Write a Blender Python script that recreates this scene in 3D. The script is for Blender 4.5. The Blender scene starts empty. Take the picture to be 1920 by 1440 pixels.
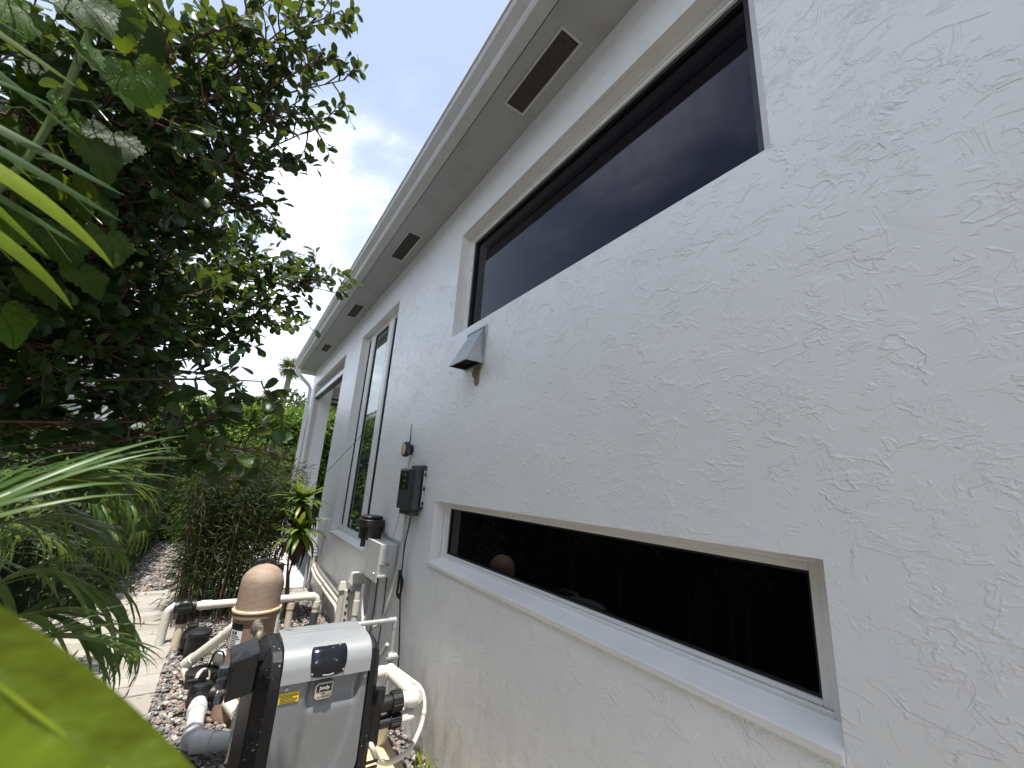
import bpy, bmesh, math, random
import numpy as np
from mathutils import Vector, Matrix
random.seed(11); np.random.seed(11)
S = bpy.context.scene
COL = S.collection
# ------------------------------------------------------------------ camera
F, CX, CY = 762.0, 960.0, 720.0          # focal length and centre in photo pixels (1920 x 1440)
HC = 1.6                                 # eye height
D = 1.2877                               # distance of the eye from the stucco wall
_y = np.array([432-CX, -(881-CY), -F]); _y /= np.linalg.norm(_y)
_z = np.array([1155-CX, 2250+CY, -F]); _z /= np.linalg.norm(_z)
_z = _z-_y*(_y@_z); _z /= np.linalg.norm(_z)
RM = np.array([np.cross(_y, _z), _y, _z])
def ray(px, py): return RM @ np.array([px-CX, -(py-CY), -F])
def P(px, py, x=None, y=None, z=None):
    d = ray(px, py)
    t = x/d[0] if x is not None else (y/d[1] if y is not None else (z-HC)/d[2])
    return Vector((d[0]*t, d[1]*t, d[2]*t+HC))
cd = bpy.data.cameras.new('camera'); cam = bpy.data.objects.new('camera', cd); COL.objects.link(cam)
cd.sensor_width = 36; cd.lens = F/1920*36; cd.clip_start = .02; cd.clip_end = 3000
S.cycles.max_bounces = 7; S.cycles.diffuse_bounces = 3; S.cycles.glossy_bounces = 3; S.cycles.transmission_bounces = 4
cam.matrix_world = Matrix([list(RM[0])+[0], list(RM[1])+[0], list(RM[2])+[HC], [0, 0, 0, 1]])
cd.dof.use_dof = True; cd.dof.focus_distance = 2.6; cd.dof.aperture_fstop = 4.5
S.camera = cam
# ------------------------------------------------------------------ sky and sun
SUN = Vector((-.122, -.25, 1)).normalized()
W = bpy.data.worlds.new('World'); S.world = W; W.use_nodes = True
nt = W.node_tree; N = nt.nodes; L = nt.links; N.clear()
out = N.new('ShaderNodeOutputWorld'); bg = N.new('ShaderNodeBackground')
sky = N.new('ShaderNodeTexSky'); sky.sky_type = 'NISHITA'; sky.sun_disc = False
sky.sun_elevation = math.asin(SUN.z); sky.sun_rotation = math.atan2(SUN.x, SUN.y)
sky.air_density = 1.0; sky.dust_density = 1.6; sky.ozone_density = 1.2
tc = N.new('ShaderNodeTexCoord'); sp = N.new('ShaderNodeSeparateXYZ'); L.new(tc.outputs['Generated'], sp.inputs[0])
def wm(op, a, b=None, c=None):
    n = N.new('ShaderNodeMath'); n.operation = op
    for i, v in enumerate((a, b, c)):
        if v is None: continue
        if isinstance(v, (int, float)): n.inputs[i].default_value = v
        else: L.new(v, n.inputs[i])
    return n.outputs[0]
zz = wm('ADD', wm('MAXIMUM', sp.outputs[2], 0.0), .16)
cv = N.new('ShaderNodeCombineXYZ'); L.new(wm('DIVIDE', sp.outputs[0], zz), cv.inputs[0]); L.new(wm('DIVIDE', sp.outputs[1], zz), cv.inputs[1])
n1 = N.new('ShaderNodeTexNoise'); n1.inputs['Scale'].default_value = 1.15; n1.inputs['Detail'].default_value = 6; n1.inputs['Roughness'].default_value = .58; n1.inputs['Distortion'].default_value = .35
mp = N.new('ShaderNodeMapping'); mp.inputs['Location'].default_value = (3.1, 1.7, 0); L.new(cv.outputs[0], mp.inputs[0]); L.new(mp.outputs[0], n1.inputs['Vector'])
mr = N.new('ShaderNodeMapRange'); mr.interpolation_type = 'SMOOTHSTEP'; L.new(n1.outputs[0], mr.inputs[0]); mr.inputs[1].default_value = .44; mr.inputs[2].default_value = .74
hz = N.new('ShaderNodeMapRange'); hz.interpolation_type = 'SMOOTHSTEP'; L.new(sp.outputs[2], hz.inputs[0]); hz.inputs[1].default_value = .75; hz.inputs[2].default_value = .02; hz.inputs[3].default_value = .10; hz.inputs[4].default_value = .62
cf = wm('MAXIMUM', mr.outputs[0], hz.outputs[0])
cf = wm('ADD', wm('MULTIPLY', cf, .6), wm('MULTIPLY', wm('MULTIPLY', mr.outputs[0], .4), 1.0))
ve = N.new('ShaderNodeMix'); ve.data_type = 'RGBA'; ve.inputs[0].default_value = .82; L.new(sky.outputs[0], ve.inputs[6]); ve.inputs[7].default_value = (.66, .80, 1.06, 1)   # thin bright veil
cm = N.new('ShaderNodeMix'); cm.data_type = 'RGBA'; L.new(cf, cm.inputs[0]); L.new(ve.outputs[2], cm.inputs[6]); cm.inputs[7].default_value = (4.5, 4.65, 4.95, 1)
L.new(cm.outputs[2], bg.inputs[0]); bg.inputs[1].default_value = .15
L.new(bg.outputs[0], out.inputs[0])
sd = bpy.data.lights.new('sun', 'SUN'); sd.energy = 2.0; sd.angle = math.radians(.6); sd.color = (1, .955, .88)
so = bpy.data.objects.new('sun', sd); COL.objects.link(so)
so.rotation_euler = (-SUN).to_track_quat('-Z', 'Y').to_euler()
S.view_settings.view_transform = 'Standard'; S.view_settings.look = 'None'; S.view_settings.gamma = 1
S.view_settings.exposure = 2.0
S.view_settings.use_curve_mapping = False
# ------------------------------------------------------------------ materials
M = {}
class NT:
    def __init__(s, name):
        s.m = bpy.data.materials.new(name); s.m.use_nodes = True; s.t = s.m.node_tree; s.n = s.t.nodes; s.l = s.t.links
        s.b = s.n['Principled BSDF']; s.o = s.n['Material Output']; M[name] = s.m
    def set(s, sock, v):
        if hasattr(v, 'links') or isinstance(v, bpy.types.NodeSocket): s.l.new(v, sock)
        else: sock.default_value = v
    def math(s, op, a, b=0.0, c=0.0, clamp=False):
        n = s.n.new('ShaderNodeMath'); n.operation = op; n.use_clamp = clamp
        for i, v in enumerate((a, b, c)): s.set(n.inputs[i], v)
        return n.outputs[0]
    def pos(s):
        return s.n.new('ShaderNodeNewGeometry').outputs['Position']
    def objc(s):
        return s.n.new('ShaderNodeTexCoord').outputs['Object']
    def noise(s, vec, sc, det=3, rough=.5, dist=0.0, loc=(0, 0, 0), scale=(1, 1, 1), dim=None):
        if loc != (0, 0, 0) or scale != (1, 1, 1):
            m = s.n.new('ShaderNodeMapping'); m.inputs['Location'].default_value = loc; m.inputs['Scale'].default_value = scale; s.l.new(vec, m.inputs[0]); vec = m.outputs[0]
        n = s.n.new('ShaderNodeTexNoise'); n.noise_dimensions = dim or getattr(s, 'dim', '3D'); n.inputs['Scale'].default_value = sc; n.inputs['Detail'].default_value = det; n.inputs['Roughness'].default_value = rough; n.inputs['Distortion'].default_value = dist
        s.l.new(vec, n.inputs['Vector']); return n.outputs[0]
    def step(s, v, a, b, lo=0.0, hi=1.0):
        n = s.n.new('ShaderNodeMapRange'); n.interpolation_type = 'SMOOTHSTEP'; s.set(n.inputs[0], v)
        n.inputs[1].default_value = a; n.inputs[2].default_value = b; n.inputs[3].default_value = lo; n.inputs[4].default_value = hi; return n.outputs[0]
    def mix(s, f, a, b, mode='MIX'):
        n = s.n.new('ShaderNodeMix'); n.data_type = 'RGBA'; n.blend_type = mode
        s.set(n.inputs[0], f)
        for i, v in ((6, a), (7, b)):
            s.set(n.inputs[i], v if not isinstance(v, tuple) else (*v, 1) if len(v) == 3 else v)
        return n.outputs[2]
    def ramp(s, f, stops, mode='LINEAR'):
        n = s.n.new('ShaderNodeValToRGB'); n.color_ramp.interpolation = mode; e = n.color_ramp.elements
        while len(e) < len(stops): e.new(.5)
        for k, (p, c) in zip(e, stops): k.position = p; k.color = (*c, 1)
        s.set(n.inputs[0], f); return n.outputs[0]
    def bump(s, h, strength=1, dist=.001):
        n = s.n.new('ShaderNodeBump'); n.inputs['Strength'].default_value = strength; n.inputs['Distance'].default_value = dist
        s.l.new(h, n.inputs['Height']); s.l.new(n.outputs[0], s.b.inputs['Normal']); return n
    def std(s, col=None, rough=None, metal=None, spec=None):
        if col is not None: s.set(s.b.inputs['Base Color'], (*col, 1) if isinstance(col, tuple) and len(col) == 3 else col)
        if rough is not None: s.set(s.b.inputs['Roughness'], rough)
        if metal is not None: s.b.inputs['Metallic'].default_value = metal
        if spec is not None: s.b.inputs['Specular IOR Level'].default_value = spec
        return s

def plain(name, col, rough=.5, metal=0, spec=.5, var=.12, vs=8, dirt=0.0, dirtcol=(.12, .10, .07), bump=0.0, bs=60):
    t = NT(name); p = t.pos()
    v = t.noise(p, vs, 4, .6)
    c = t.mix(t.step(v, .25, .75), tuple(x*(1-var) for x in col), tuple(min(1, x*(1+var*.6)) for x in col))
    if dirt:
        d = t.noise(p, vs*3.1, 6, .7, loc=(3, 1, 7)); c = t.mix(t.math('MULTIPLY', t.step(d, .5, .78), dirt), c, dirtcol)
    t.std(c, None, metal, spec)
    t.set(t.b.inputs['Roughness'], t.step(t.noise(p, vs*2, 3, .6, loc=(9, 2, 4)), .2, .8, max(.02, rough-.08), min(1, rough+.1)))
    if bump: t.bump(t.noise(p, bs, 3, .6), 1, bump)
    return t

# stucco: skip-trowel ridges, rough patches, smooth plateaus (relief only)
t = NT('stucco'); p3 = t.pos(); t.dim = '2D'
sx = t.n.new('ShaderNodeSeparateXYZ'); t.l.new(p3, sx.inputs[0])
cb = t.n.new('ShaderNodeCombineXYZ'); t.l.new(t.math('ADD', sx.outputs[1], t.math('MULTIPLY', sx.outputs[0], .7)), cb.inputs[0]); t.l.new(sx.outputs[2], cb.inputs[1]); p = cb.outputs[0]
def ridge(sc, w, mlo, mhi, ms, loc, dist=.5, det=2, scale=(1, 1, 1)):
    n = t.noise(p, sc, det, .5, dist, loc, scale)
    a = t.math('ABSOLUTE', t.math('SUBTRACT', n, .5))
    r = t.step(a, 0.0, w, 1.0, 0.0)
    m = t.step(t.noise(p, ms, 2, .6, .3, (loc[1]+5, loc[0], 0)), mlo, mhi)
    return t.math('MULTIPLY', r, m)
r1 = ridge(6.0, .026, .50, .56, 9.0, (1, 5, 0), .35, 4, (.7, 1.25, 1))
r2 = ridge(11.0, .042, .52, .58, 7.5, (7, 3, 0), .5, 4, (.75, 1.3, 1))
r4 = ridge(8.0, .030, .53, .58, 11.0, (2, 12, 0), .7, 4, (1.5, .8, 1))
def chips(sc, loc, mlo, mhi, ms, w=.018, scale=(1, 1, 1)):
    e_ = t.step(t.noise(p, sc, 5, .66, .25, loc, scale), .50, .50+w)
    return t.math('MULTIPLY', e_, t.step(t.noise(p, ms, 2, .6, .2, (loc[1]+3, loc[0]+8, 0)), mlo, mhi))
pl = chips(6.5, (6, 1, 0), .47, .56, 4.5, .04, (.8, 1.2, 1))
pl2 = chips(24.0, (3, 8, 0), .52, .60, 4.0, .10)
h = t.math('ADD', t.math('MULTIPLY', r1, .34), t.math('MULTIPLY', r2, .26))
h = t.math('ADD', h, t.math('MULTIPLY', r4, .17)); h = t.math('ADD', h, t.math('MULTIPLY', pl, .20)); h = t.math('ADD', h, t.math('MULTIPLY', pl2, .15))
h = t.math('ADD', h, t.math('MULTIPLY', t.noise(p, 190, 2, .6), .06))
h = t.math('ADD', h, t.math('MULTIPLY', t.noise(p, 1.6, 1, .5), 2.2))
t.bump(h, 1.0, .0056)
gr = t.math('MULTIPLY', t.step(t.noise(p, 7, 5, .7, .4, (3, 3, 0), (1, .45, 1)), .46, .72), t.step(sx.outputs[2], .75, .05))
c = t.mix(t.step(t.noise(p, 2.2, 4, .6), .3, .7), (.815, .83, .835), (.845, .86, .865))
c = t.mix(t.math('MULTIPLY', gr, .5), c, (.36, .32, .26))
t.std(c, .32, 0, .6)
t = NT('trim'); p = t.pos()
t.std(t.mix(t.step(t.noise(p, 5, 4, .6), .3, .7), (.74, .745, .735), (.80, .80, .79)), .45); t.bump(t.noise(p, 22, 4, .6), 1, .0016)
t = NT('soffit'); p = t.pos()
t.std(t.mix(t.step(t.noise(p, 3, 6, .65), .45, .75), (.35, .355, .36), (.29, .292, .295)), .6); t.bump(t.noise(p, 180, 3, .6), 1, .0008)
plain('alu_white', (.78, .785, .78), .35, var=.04, vs=4, dirt=.25, dirtcol=(.4, .38, .34))
plain('gutter_paint', (.50, .505, .505), .4, var=.06, vs=4, dirt=.35, dirtcol=(.3, .28, .25))
plain('frame_white', (.80, .80, .79), .32, var=.03, vs=5, dirt=.12, dirtcol=(.45, .43, .4))
plain('frame_dark', (.012, .012, .014), .4, var=.2)
plain('roof_tile', (.30, .29, .28), .8, var=.3)
plain('vent_mesh', (.055, .048, .045), .8, var=.3, vs=40)
def glass(name, col, ior, rough=.012, tint=(1, 1, 1)):
    t = NT(name); t.std(col, rough, 0, .5); t.b.inputs['IOR'].default_value = ior
    t.b.inputs['Specular Tint'].default_value = (*tint, 1)
    t.bump(t.noise(t.pos(), 1.3, 2, .5), 1, .0012)
glass('glass_dark', (.003, .0028, .005), 1.33, tint=(.66, .66, 1))
glass('glass_low', (.002, .002, .003), 1.26, tint=(.8, .78, 1))
glass('glass_tall', (.03, .04, .038), 3.0, tint=(.92, 1, .98))
plain('galv', (.46, .48, .49), .42, .55, var=.12, vs=14, dirt=.2, dirtcol=(.3, .29, .27))
plain('inside_shade', (.012, .012, .012), .9)  # shade of hollows and unlit rooms put into the colour
plain('mortar', (.22, .19, .165), .9, var=.35, vs=60, bump=.003, bs=120)
plain('ctl_grey', (.030, .034, .040), .45, var=.1, vs=10, dirt=.15, dirtcol=(.16, .15, .14))
plain('black_plastic', (.008, .008, .009), .45, var=.25, vs=12, dirt=.35, dirtcol=(.055, .05, .045))
plain('screen', (.008, .010, .011), .12)
plain('pale_print', (.07, .075, .075), .5)
plain('ebox', (.50, .51, .49), .4, .15, var=.06, vs=6, dirt=.3, dirtcol=(.42, .36, .27))
plain('beige_plastic', (.54, .52, .45), .5, var=.06, dirt=.3, dirtcol=(.42, .36, .28))
plain('pvc_white', (.60, .585, .52), .32, var=.05, vs=5, dirt=.4, dirtcol=(.55, .47, .35))
plain('pvc_aged', (.50, .44, .35), .42, var=.12, vs=7, dirt=.4, dirtcol=(.35, .27, .19))
plain('pvc_grey', (.50, .51, .52), .42, var=.08, vs=7, dirt=.25)
plain('pvc_dark', (.055, .068, .08), .4, var=.12)
plain('conduit', (.45, .45, .44), .42, var=.08, vs=6, dirt=.25, dirtcol=(.35, .32, .28))
plain('cable_black', (.008, .008, .009), .55)
plain('heater_grey', (.19, .20, .21), .38, .3, var=.05, vs=5, dirt=.22, dirtcol=(.42, .42, .41))
t = NT('heater_silver'); p = t.pos()
cc = t.mix(t.step(t.noise(p, 5, 4), .3, .7), (.29, .305, .32), (.33, .345, .36))
cc = t.mix(t.math('MULTIPLY', t.step(t.noise(p, 85, 2, .5), .70, .74), .6), cc, (.6, .6, .58))
t.std(cc, .34, .25)
def speckle(name, base, spot, rough):
    t = NT(name); p = t.pos()
    s1 = t.step(t.noise(p, 62, 2, .5), .69, .73); s2 = t.step(t.noise(p, 130, 2, .5, 0, (4, 4, 4)), .70, .76)
    s = t.math('MAXIMUM', s1, t.math('MULTIPLY', s2, .6)); s = t.math('MULTIPLY', s, t.step(t.noise(p, 6, 3, .6, 0, (2, 7, 1)), .42, .6))
    t.std(t.mix(s, base, spot), t.step(s, 0, 1, rough, .7), None, .35); t.bump(t.noise(p, 300, 2), 1, .0004)
speckle('heater_black', (.007, .007, .008), (.30, .29, .28), .5)
speckle('heater_door', (.010, .012, .018), (.55, .55, .54), .16)
plain('sticker_yellow', (.78, .55, .02), .45, var=.05)
plain('print_black', (.01, .01, .01), .5)
plain('badge_gold', (.55, .52, .44), .4, .3)
plain('paper_white', (.68, .70, .69), .5, var=.06)
t = NT('filter_tan'); p = t.pos()
t.std(t.mix(t.step(t.noise(p, 20, 5, .7, .3, (0, 0, 0), (1, 1, 2.5)), .3, .72), (.25, .18, .135), (.33, .25, .19)), .62); t.bump(t.noise(p, 150, 3), 1, .0008)
plain('filter_ring', (.60, .44, .27), .4, var=.08)
plain('filter_body', (.27, .185, .135), .5, var=.12, vs=10, dirt=.3, dirtcol=(.34, .27, .2))
plain('bronze', (.28, .24, .18), .5, .5, var=.2)
plain('concrete_tan', (.55, .44, .27), .85, var=.25, vs=14, bump=.002, bs=120)
# ground
t = NT('soil'); p = t.pos()
t.std(t.mix(t.step(t.noise(p, 9, 6, .7), .3, .7), (.17, .15, .125), (.30, .27, .235)), .95); t.bump(t.noise(p, 50, 5, .7), 1, .01)
t = NT('gravel'); g = t.n.new('ShaderNodeNewGeometry')
t.std(t.mix(t.step(t.noise(t.pos(), 90, 3), .3, .7), t.ramp(g.outputs['Random Per Island'], [(0, (.045, .05, .055)), (.28, (.10, .11, .12)), (.5, (.20, .19, .18)), (.62, (.34, .15, .10)), (.70, (.23, .10, .07)), (.8, (.42, .39, .35)), (1, (.60, .58, .55))]), (.18, .17, .16)), .7)
t.n['Mix'].inputs[0].default_value = .3
t = NT('paver'); p = t.pos(); oi = t.n.new('ShaderNodeObjectInfo')
cc = t.mix(oi.outputs['Random'], (.26, .24, .215), (.35, .33, .30)); cc = t.mix(t.math('MULTIPLY', t.step(t.noise(p, 14, 6, .7), .42, .75), .45), cc, (.25, .215, .18))
t.std(cc, .85); t.bump(t.noise(p, 45, 5, .7), 1, .003)
plain('slab_white', (.46, .46, .45), .7, var=.05, vs=5, dirt=.15, dirtcol=(.5, .47, .43), bump=.001)
plain('tile_grey', (.23, .24, .255), .55, var=.12, vs=5)
# plants
def leafmat(name, stops, trans=.35, rough=.38, tcol=(.32, .42, .04), vein=False, spec=.3):
    t = NT(name); g = t.n.new('ShaderNodeNewGeometry')
    if vein:
        oi = t.n.new('ShaderNodeObjectInfo'); r = oi.outputs['Random']
    else: r = g.outputs['Random Per Island']
    c = t.ramp(r, stops)
    c = t.mix(t.math('MULTIPLY', t.step(t.noise(t.pos(), 40, 4, .6), .35, .75), .35), c, tuple(x*.6 for x in stops[0][1]))
    if name == 'vine_leaf':
        so2 = t.n.new('ShaderNodeSeparateXYZ'); t.l.new(t.objc(), so2.inputs[0]); vx_, vy_ = so2.outputs[0], so2.outputs[1]; vein = None
        for an in (0, .62, -.62, 1.25, -1.25):
            dl = t.math('ABSOLUTE', t.math('SUBTRACT', t.math('MULTIPLY', vy_, math.cos(an)), t.math('MULTIPLY', t.math('SUBTRACT', vx_, .06), math.sin(an))))
            ln_ = t.math('MULTIPLY', t.step(dl, 0, .016, 1, 0), t.step(t.math('ADD', t.math('MULTIPLY', t.math('SUBTRACT', vx_, .06), math.cos(an)), t.math('MULTIPLY', vy_, math.sin(an))), 0, .02))
            vein = ln_ if vein is None else t.math('MAXIMUM', vein, ln_)
        w2 = t.n.new('ShaderNodeTexVoronoi'); w2.feature = 'DISTANCE_TO_EDGE'; w2.inputs['Scale'].default_value = 9; t.l.new(t.objc(), w2.inputs['Vector'])
        vein = t.math('MAXIMUM', vein, t.math('MULTIPLY', t.step(w2.outputs['Distance'], 0, .05, 1, 0), .22))
        c = t.mix(t.math('MULTIPLY', vein, .5), c, (.11, .17, .05)); t.bump(t.math('SUBTRACT', 1.0, vein), 1, .008)
    t.std(c, rough, 0, spec)
    tr = t.n.new('ShaderNodeBsdfTranslucent')
    t.set(tr.inputs[0], t.mix(.55, c, tcol))
    ms = t.n.new('ShaderNodeMixShader'); ms.inputs[0].default_value = trans
    t.l.new(t.b.outputs[0], ms.inputs[1]); t.l.new(tr.outputs[0], ms.inputs[2]); t.l.new(ms.outputs[0], t.o.inputs[0])
    return t
leafmat('tree_leaf', [(0, (.014, .034, .014)), (.6, (.026, .062, .020)), (.93, (.042, .09, .026)), (1, (.08, .14, .03))], .20, .30)
leafmat('vine_leaf', [(0, (.012, .034, .010)), (.6, (.022, .062, .014)), (1, (.06, .14, .016))], .45, .5, (.40, .55, .02), True, .22)
leafmat('palm_leaf', [(0, (.035, .075, .024)), (.6, (.06, .12, .034)), (1, (.11, .16, .04))], .35, .35, (.34, .42, .04), True)
leafmat('palm_yellow', [(0, (.12, .20, .02)), (.5, (.18, .27, .025)), (1, (.26, .33, .03))], .45, .36, (.55, .65, .03), True)
t = leafmat('big_leaf', [(0, (.10, .15, .010)), (1, (.11, .16, .012))], .42, .2, (.55, .62, .02), True)
t.bump(t.noise(t.pos(), 55, 2, .5, 0, (0, 0, 0), (1, .35, 1)), 1, .004)
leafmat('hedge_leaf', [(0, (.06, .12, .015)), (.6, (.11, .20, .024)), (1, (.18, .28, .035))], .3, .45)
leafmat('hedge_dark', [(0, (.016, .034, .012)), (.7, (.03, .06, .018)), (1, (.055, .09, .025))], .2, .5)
leafmat('bamboo_leaf', [(0, (.008, .017, .005)), (.6, (.016, .032, .008)), (.9, (.035, .06, .013)), (1, (.075, .045, .02))], .2, .62)
leafmat('dracaena_green', [(0, (.06, .12, .02)), (.5, (.11, .18, .025)), (1, (.22, .27, .04))], .3, .35, (.4, .45, .05), True)
leafmat('dracaena_red', [(0, (.03, .014, .012)), (.6, (.05, .03, .018)), (1, (.05, .06, .02))], .2, .4, (.3, .1, .05), True)
leafmat('far_leaf', [(0, (.022, .04, .018)), (.7, (.045, .075, .026)), (1, (.08, .11, .035))], .2, .6)
plain('bark_red', (.10, .055, .042), .8, var=.35, vs=30, bump=.003, bs=80)
plain('bark_grey', (.16, .135, .11), .85, var=.3, vs=20, bump=.01, bs=30)
plain('cane', (.12, .085, .045), .6, var=.4, vs=30)
plain('stem_green', (.10, .15, .04), .45, var=.2, vs=20)
plain('neighbour_wall', (.62, .62, .60), .8, var=.06, vs=3, bump=.002, bs=40)

# ------------------------------------------------------------------ mesh helpers
class MB:
    def __init__(s): s.v = []; s.f = []; s.mi = []
    def add(s, vs, fs, mi=0):
        o = len(s.v); s.v += [tuple(v) for v in vs]; s.f += [tuple(i+o for i in f) for f in fs]; s.mi += [mi]*len(fs); return s
    def box(s, x0, x1, y0, y1, z0, z1, mi=0):
        return s.add([(x0, y0, z0), (x1, y0, z0), (x1, y1, z0), (x0, y1, z0), (x0, y0, z1), (x1, y0, z1), (x1, y1, z1), (x0, y1, z1)],
                     [(0, 3, 2, 1), (4, 5, 6, 7), (0, 1, 5, 4), (1, 2, 6, 5), (2, 3, 7, 6), (3, 0, 4, 7)], mi)
    def tube(s, pts, r, n=12, cap=True, mi=0):
        pts = [Vector(p) for p in pts]; m = len(pts)
        rs = r if isinstance(r, (list, tuple)) else [r]*m
        T = []
        for i in range(m):
            a = pts[max(i-1, 0)]; b = pts[min(i+1, m-1)]; d = b-a
            T.append(d.normalized() if d.length > 1e-9 else Vector((0, 0, 1)))
        u = T[0].orthogonal().normalized(); vs = []
        for i in range(m):
            u = (u-T[i]*u.dot(T[i]))
            u = u.normalized() if u.length > 1e-6 else T[i].orthogonal().normalized()
            w = T[i].cross(u)
            for k in range(n):
                a = 2*math.pi*k/n; vs.append(pts[i]+(u*math.cos(a)+w*math.sin(a))*rs[i])
        fs = [(i*n+k, i*n+(k+1) % n, (i+1)*n+(k+1) % n, (i+1)*n+k) for i in range(m-1) for k in range(n)]
        if cap: fs += [tuple(range(n-1, -1, -1)), tuple((m-1)*n+k for k in range(n))]
        return s.add(vs, fs, mi)
    def lathe(s, prof, c=(0, 0, 0), n=32, axis='z', mi=0):
        vs = []
        for r, z in prof:
            for k in range(n):
                a = 2*math.pi*k/n; p = (r*math.cos(a), r*math.sin(a), z)
                if axis == 'x': p = (p[2], p[0], p[1])
                if axis == 'y': p = (p[1], p[2], p[0])
                vs.append((p[0]+c[0], p[1]+c[1], p[2]+c[2]))
        m = len(prof)
        fs = [(i*n+k, i*n+(k+1) % n, (i+1)*n+(k+1) % n, (i+1)*n+k) for i in range(m-1) for k in range(n)]
        fs += [tuple(range(n-1, -1, -1)), tuple((m-1)*n+k for k in range(n))]
        return s.add(vs, fs, mi)
    def prism(s, poly, a0, a1, axis='x', mi=0):
        """poly in the two other axes (y,z for x; x,z for y; x,y for z), counter-clockwise"""
        n = len(poly)
        def pt(p, a): return {'x': (a, p[0], p[1]), 'y': (p[0], a, p[1]), 'z': (p[0], p[1], a)}[axis]
        vs = [pt(p, a0) for p in poly]+[pt(p, a1) for p in poly]
        fs = [tuple(range(n-1, -1, -1)), tuple(range(n, 2*n))]+[(i, (i+1) % n, n+(i+1) % n, n+i) for i in range(n)]
        return s.add(vs, fs, mi)
    def mesh(s, name, mats, smooth=None, fix=True):
        me = bpy.data.meshes.new(name); me.from_pydata(s.v, [], s.f); 
        for m in (mats if isinstance(mats, (list, tuple)) else [mats]): me.materials.append(M[m])
        if any(s.mi): me.polygons.foreach_set('material_index', s.mi)
        if fix:
            bm = bmesh.new(); bm.from_mesh(me); bmesh.ops.recalc_face_normals(bm, faces=bm.faces); bm.to_mesh(me); bm.free()
        if smooth:
            me.polygons.foreach_set('use_smooth', [True]*len(me.polygons)); me.set_sharp_from_angle(angle=math.radians(smooth))
        me.update(); return me
    def build(s, name, mats, parent=None, smooth=None, bevel=0, fix=True, seg=2):
        o = bpy.data.objects.new(name, s.mesh(name, mats, smooth, fix)); COL.objects.link(o)
        if parent: o.parent = parent
        if bevel:
            b = o.modifiers.new('bevel', 'BEVEL'); b.width = bevel; b.segments = seg; b.limit_method = 'ANGLE'; b.angle_limit = math.radians(35)
        return o
def tag(o, label=None, cat=None, group=None, kind=None):
    if label: o['label'] = label
    if cat: o['category'] = cat
    if group: o['group'] = group
    if kind: o['kind'] = kind
    return o
def thing(name, label, cat, group=None, loc=None):
    o = bpy.data.objects.new(name, None); COL.objects.link(o); o.empty_display_size = .1
    return tag(o, label, cat, group)
def fillet(pts, r, n=5):
    pts = [Vector(p) for p in pts]; o = [pts[0]]
    for i in range(1, len(pts)-1):
        a, b, c = pts[i-1], pts[i], pts[i+1]
        d1 = (a-b); d2 = (c-b); rr = min(r, d1.length*.49, d2.length*.49)
        p1 = b+d1.normalized()*rr; p2 = b+d2.normalized()*rr
        for k in range(n+1):
            q = k/n; o.append((p1*(1-q)+b*q)*(1-q)+(b*(1-q)+p2*q)*q)
    o.append(pts[-1]); return o
def obj(name, me, parent=None, mw=None):
    o = bpy.data.objects.new(name, me); COL.objects.link(o)
    if parent: o.parent = parent
    if mw is not None: o.matrix_local = mw
    return o
def textmesh(name, txt, size, mat, parent, mw):
    cu = bpy.data.curves.new('txt', 'FONT'); cu.body = txt; cu.size = size; cu.align_x = 'CENTER'; cu.align_y = 'CENTER'; cu.extrude = .0004
    o = bpy.data.objects.new('txt', cu); COL.objects.link(o)
    dg = bpy.context.evaluated_depsgraph_get(); me = bpy.data.meshes.new_from_object(o.evaluated_get(dg))
    bpy.data.objects.remove(o); me.materials.clear(); me.materials.append(M[mat])
    return obj(name, me, parent, mw)
# ------------------------------------------------------------------ setting: ground, paths
def struct(o, label=None): o['kind'] = 'structure'; return o
g = MB().add([(-400, -400, -.03), (400, -400, -.03), (400, 400, -.03), (-400, 400, -.03)], [(0, 1, 2, 3)]).build('ground', 'soil'); struct(g)
# flagstone path: each paver a piece
path = MB().box(-1.02, -.13, 3.0, 7.45, -.025, -.004).build('path', 'soil'); struct(path)
def paver(x0, x1, y0, y1, parent, z0=-.004, top=.022):
    j = lambda a: a+random.uniform(-.008, .008)
    q = [(j(x0), j(y0)), (j(x1), j(y0)), (j(x1), j(y1)), (j(x0), j(y1))]
    mx = (x0+x1)/2+random.uniform(-.03, .03); my = (y0+y1)/2
    if x1-x0 > .25: q.insert(1, (mx, j(y0-.004))); q.insert(4, (mx, j(y1+.003)))
    m = MB().prism(q, z0, top+random.uniform(-.004, .004), 'z')
    return m.build('paver', 'paver', parent, bevel=.006)
y = 3.02
while y < 7.3:
    d = random.uniform(.14, .19); x = -1.0+random.uniform(-.02, .0)
    while x < -.16:
        w = random.uniform(.22, .42)
        if -.14-(x+w) < .12: w = -.14-x
        paver(x+.005, x+w-.005, y+.005, y+d-.005, path); x += w
    y += d
tp = MB().box(.55, 1.27, 6.42, 6.93, -.025, -.004).build('pavement', 'soil'); struct(tp)
for r in range(3):
    x = .56
    while x < 1.25:
        w = min(random.uniform(.2, .3), 1.265-x)
        if w > .05: paver(x+.005, x+w-.005, 6.43+r*.168, 6.43+(r+1)*.168-.01, tp)
        x += w
terr = MB().box(.1, 6, 6.95, 14, -.06, -.005).build('terrace', 'slab_white'); struct(terr)
yy = 6.955
while yy < 11.4:
    MB().box(.62, 1.281, yy+.003, yy+.597, -.005, .032).build('slab', 'slab_white', terr, bevel=.004); yy += .6
for i in range(5):
    for k in range(6):
        MB().box(1.29+k*.6+.003, 1.29+(k+1)*.6-.003, 7.3+i*.62+.003, 7.3+(i+1)*.62-.003, -.005, .03).build('tile', 'tile_grey', terr, bevel=.003)

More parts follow.
